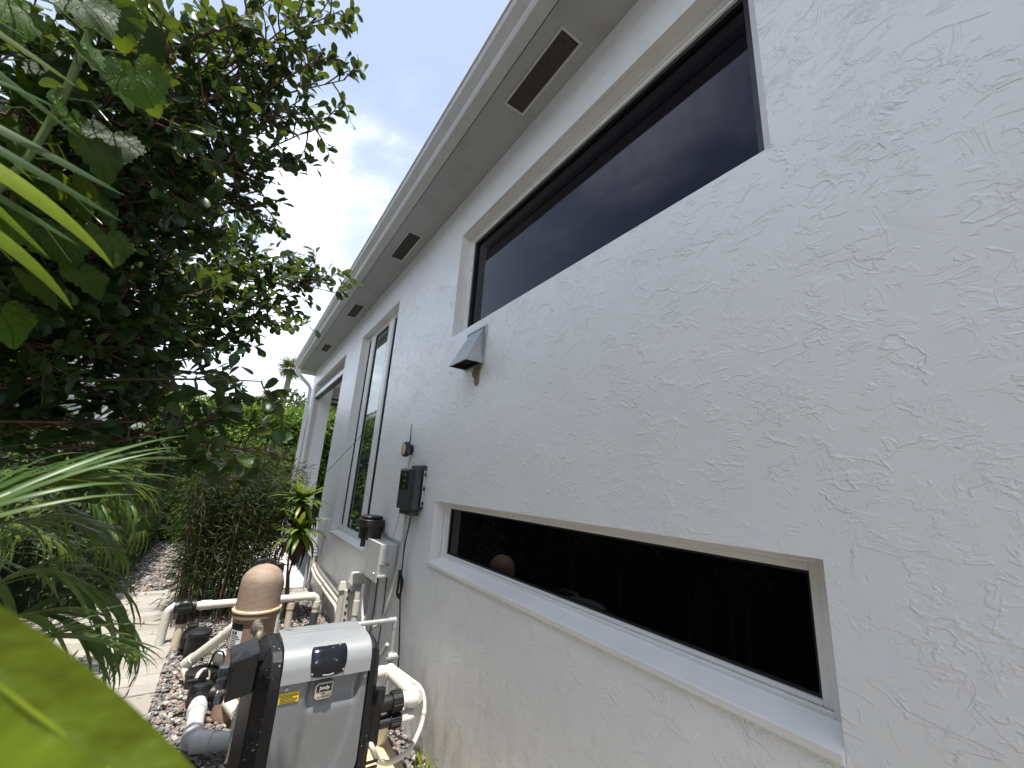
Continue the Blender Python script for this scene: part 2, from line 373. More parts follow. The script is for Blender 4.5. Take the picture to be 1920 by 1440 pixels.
# gravel: real stones, joined
def stones(name, rects, size, mat, label):
    ico = bmesh.new(); bmesh.ops.create_icosphere(ico, subdivisions=1, radius=.5)
    bv = np.array([v.co for v in ico.verts]); bf = np.array([[v.index for v in f.verts] for f in ico.faces]); ico.free()
    V = []; Fc = []; o = 0
    for (x0, x1, y0, y1, n) in rects:
        for i in range(n):
            s = size*random.uniform(.55, 1.35); q = Matrix.Rotation(random.uniform(0, 6.3), 3, 'Z') @ Matrix.Rotation(random.uniform(-.6, .6), 3, 'X')
            v = bv*np.array([s*random.uniform(.9, 1.7), s, s*random.uniform(.4, .75)])*(1+np.random.uniform(-.16, .16, (len(bv), 1)))
            v = v @ np.array(q).T + np.array([random.uniform(x0, x1), random.uniform(y0, y1), random.uniform(-.012, .016)])
            V.append(v); Fc.append(bf+o); o += len(bv)
    V = np.concatenate(V); Fc = np.concatenate(Fc)
    me = bpy.data.meshes.new(name); me.from_pydata(V.tolist(), [], Fc.tolist()); me.materials.append(M[mat])
    ob = obj(name, me); return tag(ob, label, 'gravel', kind='stuff')
stones('gravel', [(-.14, 1.28, 1.9, 6.42, 11500), (.1, .55, 6.4, 6.95, 300), (-.45, -.12, 3.2, 4.3, 500)], .030, 'gravel', 'mixed grey, white and rust coloured stones around the pool equipment')
stones('gravel', [(-1.35, -.15, 7.45, 12.0, 4200), (-1.9, -1.0, 3.5, 7.5, 2200)], .038, 'gravel', 'shaded grey stones along the hedge beyond the flagstone path')

# ------------------------------------------------------------------ the white house
house = thing('house', 'white stucco house with long eave, dark windows and wall mounted equipment', 'house')
HY0, HY1, ZS = -4.5, 10.9, 4.10
def wall_holes(x0, x1, y0, y1, z0, z1, holes):
    ys = sorted({y0, y1, *[h[0] for h in holes], *[h[1] for h in holes]}); zs = sorted({z0, z1, *[h[2] for h in holes], *[h[3] for h in holes]})
    m = MB()
    ins = lambda a, b: any(h[0] < a < h[1] and h[2] < b < h[3] for h in holes)
    ny, nz = len(ys)-1, len(zs)-1
    sol = lambda i, k: 0 <= i < ny and 0 <= k < nz and not ins((ys[i]+ys[i+1])/2, (zs[k]+zs[k+1])/2)
    for i in range(ny):
        for k in range(nz):
            if not sol(i, k): continue
            a, b, c, d = ys[i], ys[i+1], zs[k], zs[k+1]
            m.add([(x0, a, c), (x0, a, d), (x0, b, d), (x0, b, c)], [(0, 1, 2, 3)]); m.add([(x1, a, c), (x1, b, c), (x1, b, d), (x1, a, d)], [(0, 1, 2, 3)])
            for di, dk, q in ((-1, 0, [(x0, a, c), (x1, a, c), (x1, a, d), (x0, a, d)]), (1, 0, [(x0, b, c), (x0, b, d), (x1, b, d), (x1, b, c)]),
                              (0, -1, [(x0, a, c), (x0, b, c), (x1, b, c), (x1, a, c)]), (0, 1, [(x0, a, d), (x1, a, d), (x1, b, d), (x0, b, d)])):
                if not sol(i+di, k+dk): m.add(q, [(0, 1, 2, 3)], 1)
    return m
UW = (.48, 2.905, 2.763, 3.712); LW = (.47, 2.885, 1.04, 1.475); TW = (4.51, 6.20, .875, 3.69)
wm_ = wall_holes(D, D+.22, HY0, 10.45, -.05, ZS, [UW, LW, TW, (7.27, 10.45, -.05, 3.69)])
wall = wm_.build('wall', ['stucco', 'trim'], house, fix=False)
MB().box(D, D+.40, 10.4505, HY1, -.05, ZS).build('column', 'stucco', house)
MB().box(D+.2205, 7, 7.05, 7.2695, -.05, ZS).build('lanai_wall', 'trim', house)
MB().box(6.8, 7, 7.2705, HY1, -.05, ZS).build('lanai_wall', 'trim', house)
MB().box(D+.2205, 7, HY0, HY0+.2, -.05, ZS).build('end_wall', 'stucco', house)
MB().box(6.78, 7, HY0+.2005, 7.0495, -.05, ZS).build('back_wall', 'stucco', house)
bm_ = MB().box(D+.4005, 6.7995, 10.55, HY1-.01, 3.36, 3.74).build('beam', 'beige_plastic', house)
MB().box(D+.405, 6.79, 10.52, 10.549, 3.40, 3.44).build('screen_track', 'frame_dark', bm_)
MB().box(D+.405, 6.79, 10.50, 10.549, 3.26, 3.33).build('screen_track', 'frame_dark', bm_)
MB().box(D+.2205, 6.7995, 7.2705, 10.5495, 3.72, 3.76).build('lanai_ceiling', 'trim', house)
sh = MB().box(D+.04, D+.13, 7.275, 10.44, 3.375, 3.485).build('screen_housing', 'frame_white', house)
MB().box(D+.028, D+.135, 7.276, 10.439, 3.486, 3.503).build('rail', 'frame_dark', sh)
MB().box(D+.028, D+.135, 7.276, 10.439, 3.352, 3.374).build('rail', 'frame_dark', sh)
MB().box(D+.03, D+.10, 10.41, 10.449, 0, 3.334).build('side_track', 'beige_plastic', house)
# interior darkness behind the panes comes from near-black sheets, not from real shade
# eave
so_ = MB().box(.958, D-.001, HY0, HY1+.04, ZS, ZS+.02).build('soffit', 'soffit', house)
MB().box(.962, D+.39, HY1+.0405, HY1+.06, ZS-.0, ZS+.2).build('end_fascia', 'alu_white', house)
MB().box(.925, .945, HY0, HY1+.05, ZS+.012, ZS+.20).build('fascia', 'frame_dark', house)
gp = [(.948, 4.088), (.868, 4.088), (.862, 4.094), (.850, 4.125), (.812, 4.158), (.800, 4.168), (.788, 4.20), (.780, 4.20), (.780, 4.215), (.80, 4.215), (.80, 4.19), (.948, 4.19)]
gut = MB().prism(gp, HY0, HY1+.06, 'y').build('gutter', 'gutter_paint', house, smooth=25)
MB().box(.955, D+.5, HY1+.062, HY1+.17, 4.02, 4.13).build('back_gutter', 'alu_white', house, bevel=.01)
MB().prism([(.80, 4.217), (.95, 4.217), (7.4, 4.217), (4.1, 5.5)], HY0-.2, HY1+.1, 'y').build('roof', 'roof_tile', house)
def vent(y0, y1):
    x0, x1 = 1.046, 1.202; w = .014
    f = MB()
    f.box(x0, x1, y0, y0+w, ZS-.008, ZS-.001).box(x0, x1, y1-w, y1, ZS-.008, ZS-.001).box(x0, x0+w, y0+w, y1-w, ZS-.008, ZS-.001).box(x1-w, x1, y0+w, y1-w, ZS-.008, ZS-.001)
    o = f.build('soffit_vent', 'gutter_paint', house, bevel=.002)
    MB().box(x0+w, x1-w, y0+w, y1-w, ZS-.003, ZS-.001).build('backing', 'vent_mesh', o)
    s = MB(); n = 9
    for k in range(n):
        xx = x0+w+(x1-x0-2*w)*(k+.5)/n; s.box(xx-.0022, xx+.0022, y0+w, y1-w, ZS-.006, ZS-.0032)
    s.build('grille', 'vent_mesh', o)
for a, b in ((1.327, 1.918), (3.72, 4.34), (5.96, 6.55), (8.33, 8.89)): vent(a, b)
# downspout
dp = fillet([(.865, 10.74, 4.087), (.865, 10.74, 3.97), (1.225, 10.74, 3.66), (1.225, 10.74, .06), (1.10, 10.74, .04)], .10, 5)
def recttube(pts, a, b):
    m = MB(); m.tube(pts, .05, 4, True); return m
dsp = recttube(dp, .05, .05).build('downspout', 'alu_white', house, smooth=40)
for zc in (2.9, 1.5): MB().box(1.18, D-.001, 10.695, 10.785, zc, zc+.03).build('strap', 'alu_white', dsp)
# windows
def rectframe(m, x0, x1, y0, y1, z0, z1, w, mi=0, wb=None, wt=None):
    wb = wb or w; wt = wt or w
    m.box(x0, x1, y0, y0+w, z0, z1, mi).box(x0, x1, y1-w, y1, z0, z1, mi).box(x0, x1, y0+w, y1-w, z0, z0+wb, mi).box(x0, x1, y0+w, y1-w, z1-wt, z1, mi); return m
e = .001
# upper window
y0, y1, z0, z1 = UW
wu = rectframe(MB(), D+.085, D+.105, y0+e, y1-e, z0+e, z1-e, .030).build('window', 'frame_white', house, bevel=.003)
wu['label'] = 'wide upper window with dark tinted glass under the eave'
rectframe(MB(), D+.092, D+.165, y0+.031, y1-.031, z0+.031, z1-.031, .026).build('frame', 'frame_white', wu, bevel=.004)
rectframe(MB(), D+.105, D+.18, y0+.0575, y1-.0575, z0+.0575, z1-.0575, .022).build('gasket', 'frame_dark', wu)
MB().box(D+.125, D+.137, y0+.080, y1-.080, z0+.080, z1-.080).build('pane', 'glass_dark', wu)
# lower window
y0, y1, z0, z1 = LW
wl = rectframe(MB(), D+.075, D+.135, y0+e, y1-e, 1.075, z1-e, .040, wb=.030, wt=.02).build('window', 'frame_white', house, bevel=.003)
wl['label'] = 'long low window with black glass and a bright sloping sill'
rectframe(MB(), D+.088, D+.13, y0+.042, y1-.042, 1.106, z1-.022, .028, wb=.014, wt=.022).build('frame', 'frame_white', wl, bevel=.003)
rectframe(MB(), D+.100, D+.13, y0+.071, y1-.071, 1.121, z1-.045, .008).build('gasket', 'frame_dark', wl)
MB().box(D+.110, D+.12, y0+.080, y1-.080, 1.130, z1-.054).build('pane', 'glass_low', wl)
MB().prism([(D-.014, 1.038), (D-.0005, 1.036), (D-.0005, 1.0415), (D+.16, 1.0415), (D+.16, 1.094), (D+.074, 1.092), (D-.012, 1.062), (D-.014, 1.059)], y0+e, y1-e, 'y').build('sill', 'trim', wl, bevel=.002)
# tall window
y0, y1, z0, z1 = TW
wt = rectframe(MB(), D+.085, D+.15, y0+e, y1-e, z0+.03, z1-e, .035, wb=.045).build('window', 'frame_white', house, bevel=.003)
wt['label'] = 'tall three part window reflecting the bright sky'
for a, b in ((y0+.037, 4.99), (5.15, 5.83), (5.985, y1-.037)):
    fr = rectframe(MB(), D+.098, D+.14, a+e, b-e, z0+.077, z1-.038, .026).build('sash', 'frame_white', wt, bevel=.002)
    rectframe(MB(), D+.104, D+.139, a+.0275, b-.0275, z0+.104, z1-.065, .013).build('gasket', 'frame_dark', fr)
    MB().box(D+.116, D+.126, a+.041, b-.041, z0+.1175, z1-.0785).build('pane', 'glass_tall', fr)
for a, b in ((4.99, 5.15), (5.83, 5.985)): MB().box(D+.088, D+.149, a+e, b-e, z0+.0765, z1-.0375).build('mullion', 'frame_white', wt, bevel=.003)
MB().prism([(D-.022, z0+.001), (D+.16, z0+.001), (D+.16, z0+.029), (D+.08, z0+.029), (D-.022, z0+.012)], y0+e, y1-e, 'y').build('sill', 'trim', wt, bevel=.003)
# near-black sheets stand in for unlit rooms behind the panes
for i, (a, b, c, d) in enumerate((UW, LW, TW)):
    MB().box(D+.225, D+.24, a-.05, b+.05, c-.05, d+.05).build('dark_sheet', 'inside_shade', (wu, wl, wt)[i])

# ------------------------------------------------------------------ things on the wall
vh = thing('vent_hood', 'small galvanised wedge shaped vent hood under the upper window', 'vent')
ya, yb, zb, zt, xo = 2.325, 2.585, 2.412, 2.684, 1.148
th = .006
m = MB()
m.add([(xo, ya, zb), (xo, yb, zb), (D-.006, yb-.03, zt), (D-.006, ya+.03, zt), (D-.003, ya, zb), (D-.003, yb, zb),
       (xo+.008, ya+.01, zb), (xo+.008, yb-.01, zb), (D-.004, yb-.01, zb), (D-.004, ya+.01, zb),
       (xo+.05, ya+.012, zb+.05), (xo+.05, yb-.012, zb+.05), (D-.004, yb-.012, zb+.05), (D-.004, ya+.012, zb+.05)],
      [(0, 1, 2, 3), (0, 3, 4), (1, 5, 2), (2, 5, 4, 3), (0, 6, 7, 1), (1, 7, 8, 5), (0, 4, 9, 6)])
m.add([(xo+.008, ya+.01, zb), (xo+.008, yb-.01, zb), (D-.004, yb-.01, zb), (D-.004, ya+.01, zb), (xo+.03, ya+.012, zb+.04), (xo+.03, yb-.012, zb+.04), (D-.004, yb-.012, zb+.04), (D-.004, ya+.012, zb+.04)],
      [(0, 4, 5, 1), (1, 5, 6, 2), (2, 6, 7, 3), (3, 7, 4, 0), (4, 7, 6, 5)], 1)
m.build('hood', ['galv', 'inside_shade'], vh)  # hollow painted near-black to stand in for its shade
fl = MB(); fl.tube([(xo, ya, zb+.002), (D-.006, ya+.03, zt)], .0035, 6).tube([(xo, ya, zb), (xo, yb, zb)], .004, 6).tube([(xo, yb, zb), (D-.006, yb-.03, zt)], .0035, 6)
fl.build('seam', 'galv', vh, smooth=40)
rectframe(MB(), D-.012, D-.001, ya-.012, yb+.012, zb-.006, zt+.012, .012).build('flange', 'galv', vh)
# patch of bare render under it
pts = [(2.345, 2.40), (2.37, 2.36), (2.372, 2.29), (2.395, 2.262), (2.425, 2.275), (2.44, 2.33), (2.47, 2.345), (2.475, 2.372), (2.45, 2.40)]
tag(MB().prism(pts, D-.009, D+.002, 'x').build('mortar_patch', 'mortar', bevel=.004), 'brown patch of bare mortar on the white wall under the vent hood', 'mortar')

ctl = thing('control_panel', 'dark grey pool automation panel with small display on the wall', 'control panel')
MB().box(1.262, D-.002, 3.10, 3.40, 1.395, 1.735).build('back_plate', 'ctl_grey', ctl, bevel=.025, seg=4)
MB().prism([(1.183, 3.425), (1.183, 3.15), (1.205, 3.12), (1.2615, 3.115), (1.2615, 3.43)], 1.385, 1.705, 'z').build('cover', 'ctl_grey', ctl, bevel=.012, seg=3)
MB().box(1.205, 1.275, 3.14, 3.40, 1.345, 1.3845).build('cable_shroud', 'ctl_grey', ctl, bevel=.006)
dsc = MB().box(1.1795, 1.184, 3.20, 3.40, 1.535, 1.69).build('display', 'screen', ctl, bevel=.003)
for a, b, c, d_ in ((3.255, 3.30, 1.64, 1.665), (3.255, 3.31, 1.60, 1.612), (3.26, 3.31, 1.552, 1.566), (3.35, 3.38, 1.655, 1.662)):
    MB().box(1.1785, 1.1794, a, b, c, d_).build('display_print', 'pale_print', dsc)
for zc in (1.44, 1.55, 1.66): MB().box(1.268, 1.282, 3.092, 3.0995, zc-.014, zc+.014).build('latch', 'print_black', ctl)
MB().box(1.263, 1.286, 3.096, 3.0998, 1.42, 1.69).build('edge_strip', 'conduit', ctl)
MB().tube([(1.1825, 3.37, 1.43), (1.178, 3.37, 1.43)], .008, 12).build('button', 'print_black', ctl)

rcv = thing('antenna_receiver', 'small black round receiver with whip antenna above the control panel', 'receiver')
c = (1.235, 3.50, 1.872)
MB().lathe([(.060, -.022), (.066, -.012), (.066, .012), (.05, .028), (.045, .0525)], c, 24, 'x').build('body', 'black_plastic', rcv, smooth=35)
MB().lathe([(.046, -.0245), (.050, -.0222)], c, 24, 'x').build('dial', 'concrete_tan', rcv)
MB().tube([(1.262, 3.50, 1.925), (1.265, 3.51, 1.99), (1.27, 3.54, 2.10)], [.007, .005, .0035], 8).build('antenna', 'cable_black', rcv, smooth=40)
MB().box(1.225, 1.25, 3.431, 3.4345, 1.835, 1.865).build('label_plate', 'pale_print', rcv)

tr = thing('salt_cell_box', 'black plastic bucket shaped unit with lid below the tall window', 'transformer')
def rr(x0, x1, y0, y1, r, n=4):
    o = []
    for cx_, cy_, a0 in ((x1-r, y1-r, 0), (x0+r, y1-r, 90), (x0+r, y0+r, 180), (x1-r, y0+r, 270)):
        for k in range(n+1):
            a = math.radians(a0+90*k/n); o.append((cx_+r*math.cos(a), cy_+r*math.sin(a)))
    return o
MB().prism(rr(1.085, 1.255, 3.88, 4.10, .05), 1.075, 1.185, 'z').build('tub', 'black_plastic', tr, smooth=35)
lid = MB().prism(rr(1.068, 1.268, 3.86, 4.12, .05), 1.1855, 1.245, 'z')
lid.build('lid', 'black_plastic', tr, smooth=35, bevel=.006)
MB().prism(rr(1.085, 1.258, 3.90, 4.10, .05), 1.2455, 1.275, 'z').build('lid_top', 'black_plastic', tr, bevel=.016, seg=3)
MB().box(1.2685, D-.002, 3.87, 4.11, 1.13, 1.21).build('bracket', 'conduit', tr)
MB().tube([(1.10, 3.93, 1.0745), (1.10, 3.93, 1.015)], .021, 12).build('gland', 'black_plastic', tr, smooth=40)
MB().tube([(1.16, 3.90, 1.0745), (1.16, 3.90, .985)], .026, 12).build('gland', 'black_plastic', tr, smooth=40)
MB().tube([(1.068, 4.03, 1.15), (1.05, 4.03, 1.15)], .018, 12).build('knob', 'black_plastic', tr, smooth=40)

eb = thing('electrical_box', 'pale grey metal electrical enclosure with hasp on the wall', 'electrical box')
MB().box(1.132, 1.272, 3.502, 3.85, .838, 1.088).build('body', 'ebox', eb, bevel=.004)
MB().box(1.123, 1.1315, 3.494, 3.86, .80, 1.094).build('door', 'ebox', eb, bevel=.003)
MB().box(1.2725, D-.002, 3.49, 3.86, .87, 1.115).build('back_plate', 'galv', eb)
MB().box(1.15, 1.20, 3.496, 3.5015, .955, 1.06).build('hinge_plate', 'galv', eb, bevel=.001)
for zc in (1.04, 1.015): MB().tube([(1.175, 3.4955, zc), (1.175, 3.490, zc)], .006, 8).build('screw', 'galv', eb)
MB().box(1.14, 1.215, 3.485, 3.5015, .93, .943).build('hasp', 'bronze', eb, bevel=.003)
MB().box(1.125, 1.235, 3.488, 3.5015, .842, .856).build('bottom_rail', 'ebox', eb, bevel=.002)
for xx in (1.15, 1.20): MB().tube([(xx, 3.492, .93), (xx+.012, 3.492, .856)], .0025, 6).build('rod', 'galv', eb)
MB().tube([(1.119, 3.56, .86), (1.108, 3.56, .86)], .010, 10).build('knob', 'galv', eb)

ac = thing('disconnect_box', 'narrow white utility box on the wall by the lanai opening', 'utility box')
MB().box(1.182, D-.002, 6.62, 7.0, .50, .985).build('body', 'alu_white', ac, bevel=.006)
MB().box(1.168, 1.1815, 6.60, 7.02, .70, .995).build('upper_door', 'alu_white', ac, bevel=.004)
MB().box(1.168, 1.1815, 6.60, 7.02, .49, .694).build('lower_door', 'alu_white', ac, bevel=.004)
for zc in (.56, .60, .64): MB().box(1.185, 1.27, 6.613, 6.6195, zc, zc+.006).build('louvre', 'alu_white', ac)

def pipe(name, label, cat, pts, r, mat, fr=.06, group=None, n=14, sleeves=(), smat=None, extra=None):
    t_ = thing(name, label, cat, group)
    MB().tube(fillet(pts, fr, 6), r, n).build('pipe', mat, t_, smooth=40)
    P_ = [Vector(p) for p in pts]
    for s in sleeves:                       # fitting sleeves: (segment, fraction, length)
        i, q, ln = s; a, b = P_[i], P_[i+1]; d_ = (b-a).normalized(); c_ = a.lerp(b, q)
        MB().tube([c_-d_*ln/2, c_+d_*ln/2], r*1.17, n).build('coupling', smat or mat, t_, smooth=40, bevel=.002)
    return t_
# conduits between utility box and posts
XW = 1.262
for i, (dx, dz, yy0) in enumerate(((0, 0, 6.68), (-.035, -.03, 6.66), (-.055, -.075, 6.64))):
    pipe('conduit_run', ('upper', 'middle', 'lower')[i]+' of three beige conduits sloping along the wall base from the utility box', 'conduit',
         [(XW+dx, yy0, .495), (XW+dx, yy0-.01, .40+dz), (XW+dx, 6.3, .36+dz), (XW+dx, 4.95, .33+dz), (XW+dx, 4.86, .20+dz*.4), (XW+dx, 4.86, -.02)], .016, 'beige_plastic', .08, 'conduits from the utility box')
for i, (xx, yy0) in enumerate(((1.20, 6.95), (1.235, 6.80))):
    pipe('conduit_drop', ('farther', 'nearer')[i]+' vertical conduit dropping from the utility box to the ground', 'conduit', [(xx, yy0, .499), (xx, yy0, -.02)], .02, 'conduit', group='conduits under the utility box')
# posts with caps, slotted strut
bp = thing('capped_post', 'short beige post with flared cap beside the slotted strut', 'post')
MB().prism(rr(1.135, 1.185, 4.615, 4.665, .01), -.02, .50, 'z').build('post', 'beige_plastic', bp)
MB().add([(1.122, 4.602, .5005), (1.198, 4.602, .5005), (1.198, 4.678, .5005), (1.122, 4.678, .5005), (1.138, 4.618, .58), (1.182, 4.618, .58), (1.182, 4.662, .58), (1.138, 4.662, .58)], [(0, 3, 2, 1), (4, 5, 6, 7), (0, 1, 5, 4), (1, 2, 6, 5), (2, 3, 7, 6), (3, 0, 4, 7)]).build('cap', 'beige_plastic', bp, bevel=.004)
bp2 = thing('junction_box', 'beige box with flared lid on a stub beside the grey enclosure', 'junction box')
MB().add([(1.12, 4.19, .6555), (1.265, 4.19, .6555), (1.265, 4.32, .6555), (1.12, 4.32, .6555), (1.137, 4.205, .735), (1.25, 4.205, .735), (1.25, 4.305, .735), (1.137, 4.305, .735)], [(0, 3, 2, 1), (4, 5, 6, 7), (0, 1, 5, 4), (1, 2, 6, 5), (2, 3, 7, 6), (3, 0, 4, 7)]).build('lid', 'beige_plastic', bp2, bevel=.005)
MB().box(1.118, 1.267, 4.188, 4.322, .645, .655).build('rim', 'beige_plastic', bp2)
MB().box(1.16, 1.23, 4.22, 4.29, -.02, .6445).build('stub', 'conduit', bp2, bevel=.004)
MB().tube([(1.15, 4.23, .62), (1.12, 4.21, .60), (1.14, 4.20, .57), (1.17, 4.215, .58)], .004, 6).build('wire', 'cable_black', bp2)
st = thing('strut_post', 'beige slotted metal strut standing upright against the wall base', 'post')
sx0, sy0 = 1.105, 4.28
MB().box(sx0, sx0+.055, sy0+.006, sy0+.05, -.02, .575).build('channel', 'beige_plastic', st, bevel=.003)
zc = .06
while zc < .56:
    MB().box(sx0+.019, sx0+.036, sy0+.0035, sy0+.0058, zc, zc+.026).build('slot', 'print_black', st); zc += .062
pipe('spigot_pipe', 'thin white pipe with elbow beside the wall near the utility box', 'pipe', [(1.22, 5.72, -.02), (1.22, 5.72, .27), (1.22, 5.0, .27), (1.22, 4.95, -.02)], .014, 'pvc_white', .03, sleeves=((0, .3, .04), (0, .6, .03), (1, .03, .05)))
pipe('riser_conduit', 'upright pale conduit behind the grey electrical enclosure', 'conduit', [(1.235, 4.02, 1.0), (1.235, 4.02, -.02)], .028, 'conduit', sleeves=((0, .25, .05),))
pipe('riser_conduit', 'thick grey conduit dropping from the electrical enclosure to the ground', 'conduit', [(1.20, 3.74, .837), (1.20, 3.74, .50), (1.17, 3.82, .42), (1.17, 3.82, -.02)], .034, 'conduit', .1)
pipe('white_riser', 'white pipe with coupling at the wall between strut and enclosure', 'pipe', [(1.15, 4.03, -.02), (1.15, 4.03, .62)], .026, 'pvc_white', sleeves=((0, .8, .12),))
for i, (a, lab) in enumerate((([(1.16, 3.90, .984), (1.17, 3.88, .80), (1.15, 3.86, .5), (1.16, 3.6, .31), (1.19, 3.38, .30), (1.21, 3.30, .42)], 'grey flexible conduit curving down from the black bucket unit'),
                     ([(1.24, 3.32, 1.345), (1.25, 3.335, 1.2), (1.235, 3.33, .95), (1.20, 3.34, .72), (1.19, 3.42, .52), (1.18, 3.62, .44)], 'pale flexible conduit sweeping down from the control panel'))):
    pipe('flexible_conduit', lab, 'conduit', a, .0135, 'conduit', .14, 'flexible conduits on the wall')
pipe('cable', 'black cable running from the control panel down to the heater', 'cable', [(1.235, 3.20, 1.346), (1.24, 3.22, 1.29), (1.25, 3.30, 1.1), (1.262, 3.31, .8), (1.27, 3.20, .40), (1.27, 3.15, .05)], .006, 'cable_black', .1, n=8)
cc_ = thing('cable_coil', 'hank of black cable tied to the pale conduit', 'cable')
for k in range(4):
    o_ = .008*k; MB().tube(fillet([(1.24-o_*.4, 3.31-o_, .93), (1.262, 3.28-o_, .86), (1.262-o_*.3, 3.285-o_, .72+.02*k), (1.235, 3.305-o_, .75), (1.24, 3.31-o_, .93)], .04), .006, 8).build('loop', 'cable_black', cc_, smooth=40)
for i, xx in enumerate((1.15, 1.175, 1.245)):
    pipe('cable', ('first', 'second', 'third')[i]+' thin cable hanging below the electrical enclosure, counted from the outside', 'cable', [(xx, 3.54+.03*i, .835), (xx+.005, 3.54+.03*i, .6), (xx+.01, 3.58+.02*i, .42), (xx+.01, 3.64, .30-.08*i), (xx, 3.72, -.01)], .005, 'cable_black' if i != 1 else 'conduit', .1, 'cables under the enclosure', n=8)
pipe('wire', 'thin grey wire down the wall beside the control panel', 'cable', [(D-.004, 3.52, 1.80), (D-.004, 3.53, 1.45), (D-.004, 3.66, 1.18), (D-.004, 3.70, 1.05)], .0025, 'conduit', .1, n=6)
wa = P(583, 914, y=6.6); wb_ = P(686, 807, x=D-.012)
pipe('guy_wire', 'thin dark wire slanting across the tall window to the leafy plant', 'cable', [wa, wa.lerp(wb_, .5)+Vector((0, 0, -.02)), wb_], .0035, 'cable_black', .4, n=6)
# ------------------------------------------------------------------ pool heater
ht = thing('pool_heater', 'grey and black gas pool heater with dark control door, standing on a pad', 'pool heater')
HX0, HX1, HY = .335, .700, 2.10
tag(MB().box(.14, 1.12, 2.18, 2.96, -.02, .055).build('concrete_pad', 'concrete_tan', bevel=.008), 'tan concrete pad under the pool heater', 'concrete pad')
# front panel: pressed sheet with a recessed centre
nx, nz = 36, 44; v = []; f = []
def sm(a, b, t_): t_ = max(0, min(1, (t_-a)/(b-a))); return t_*t_*(3-2*t_)
for k in range(nz+1):
    q = k/nz; z = .12+q*(.752-.12)
    xr = HX1-.004-.085*(1-sm(0, .42, q)); xl = HX0+.004
    for i in range(nx+1):
        x = xl+(xr-xl)*i/nx
        rl = .455-.01*(1-q); rr_ = .655-.10*(1-sm(.0, .9, q)) + .012*sm(.85, 1, q)
        rec = sm(rl-.010, rl+.006, x)*(1-sm(rr_-.006, rr_+.012, x))
        v.append((x, HY+.004+rec*(.006+.026*sm(.80, .90, q)), z))
f = [(k*(nx+1)+i, k*(nx+1)+i+1, (k+1)*(nx+1)+i+1, (k+1)*(nx+1)+i) for k in range(nz) for i in range(nx)]
MB().add(v, f).build('front_panel', 'heater_grey', ht, smooth=60)
# body and side shells
MB().box(HX0+.002, HX1-.002, HY+.05, 2.60, .09, .80).build('body', 'heater_black', ht)
MB().box(.27, .73, 2.14, 2.60, .0555, .089).build('base', 'heater_black', ht)
shell = [(HY-.004, .10), (2.60, .10), (2.60, .74), (2.46, .845), (2.20, .872), (2.145, .868), (2.105, .842), (HY-.008, .79), (HY-.012, .75)]
def shellmesh(xa, xb, flip):
    # inner face at xa, chamfered outer face at xb
    n = len(shell); cy_, cz_ = 2.33, .45; vs = []; 
    for (yy_, z_) in shell: vs.append((xa, yy_, z_))
    for (yy_, z_) in shell: vs.append((xa+(xb-xa)*.45, yy_+.002, z_))
    for (yy_, z_) in shell: vs.append((xb, cy_+(yy_-cy_)*.86, cz_+(z_-cz_)*.90))
    fs = [tuple(range(n)), tuple(range(2*n, 3*n))]
    for r in range(2): fs += [(r*n+i, r*n+(i+1) % n, (r+1)*n+(i+1) % n, (r+1)*n+i) for i in range(n)]
    return MB().add(vs, fs)
shellmesh(HX0, .245, 0).build('side_shell', 'heater_black', ht, bevel=.006)
shellmesh(HX1, .752, 0).build('side_shell', 'heater_black', ht, bevel=.006)
# lower right corner filler where the panel narrows
MB().box(HX1-.11, HX1-.001, HY+.012, HY+.049, .10, .48).build('corner_filler', 'heater_black', ht)
# top cover, curved profile
def arc(cy_, cz_, r, a0, a1, n): return [(cy_+r*math.cos(math.radians(a0+(a1-a0)*k/n)), cz_+r*math.sin(math.radians(a0+(a1-a0)*k/n))) for k in range(n+1)]
outer = [(HY-.012, .757)]+[(HY-.011, .80)]+arc(HY+.069, .80, .08, 175, 92, 10)+[(2.25, .884), (2.40, .874), (2.455, .862)]
outer = [(a, b-.0) for a, b in outer]
inner = [(a+.006 if b < .86 else a, b-.008) for a, b in outer]; inner[0] = (HY-.004, .757)
poly = outer+inner[::-1]
n_ = len(outer); mv = [(HX0+.001, a, b) for a, b in outer]+[(HX1-.001, a, b) for a, b in outer]+[(HX0+.001, a, b) for a, b in inner]+[(HX1-.001, a, b) for a, b in inner]
mf = []
for i in range(n_-1): mf += [(i, i+1, n_+i+1, n_+i), (2*n_+i, 3*n_+i, 3*n_+i+1, 2*n_+i+1), (i, 2*n_+i, 2*n_+i+1, i+1), (n_+i, n_+i+1, 3*n_+i+1, 3*n_+i)]
mf += [(0, n_, 3*n_, 2*n_), (n_-1, 3*n_-1, 4*n_-1, 2*n_-1)]
cov = MB().add(mv, mf).build('top_cover', 'heater_silver', ht, smooth=35)
# embossed lines on the cover
for k in range(3): MB().box(.38+.005*k, .62-.07*k, 2.30+.04*k, 2.304+.04*k, .8785-.002*k, .883-.0028*k).build('rib', 'heater_silver', cov)
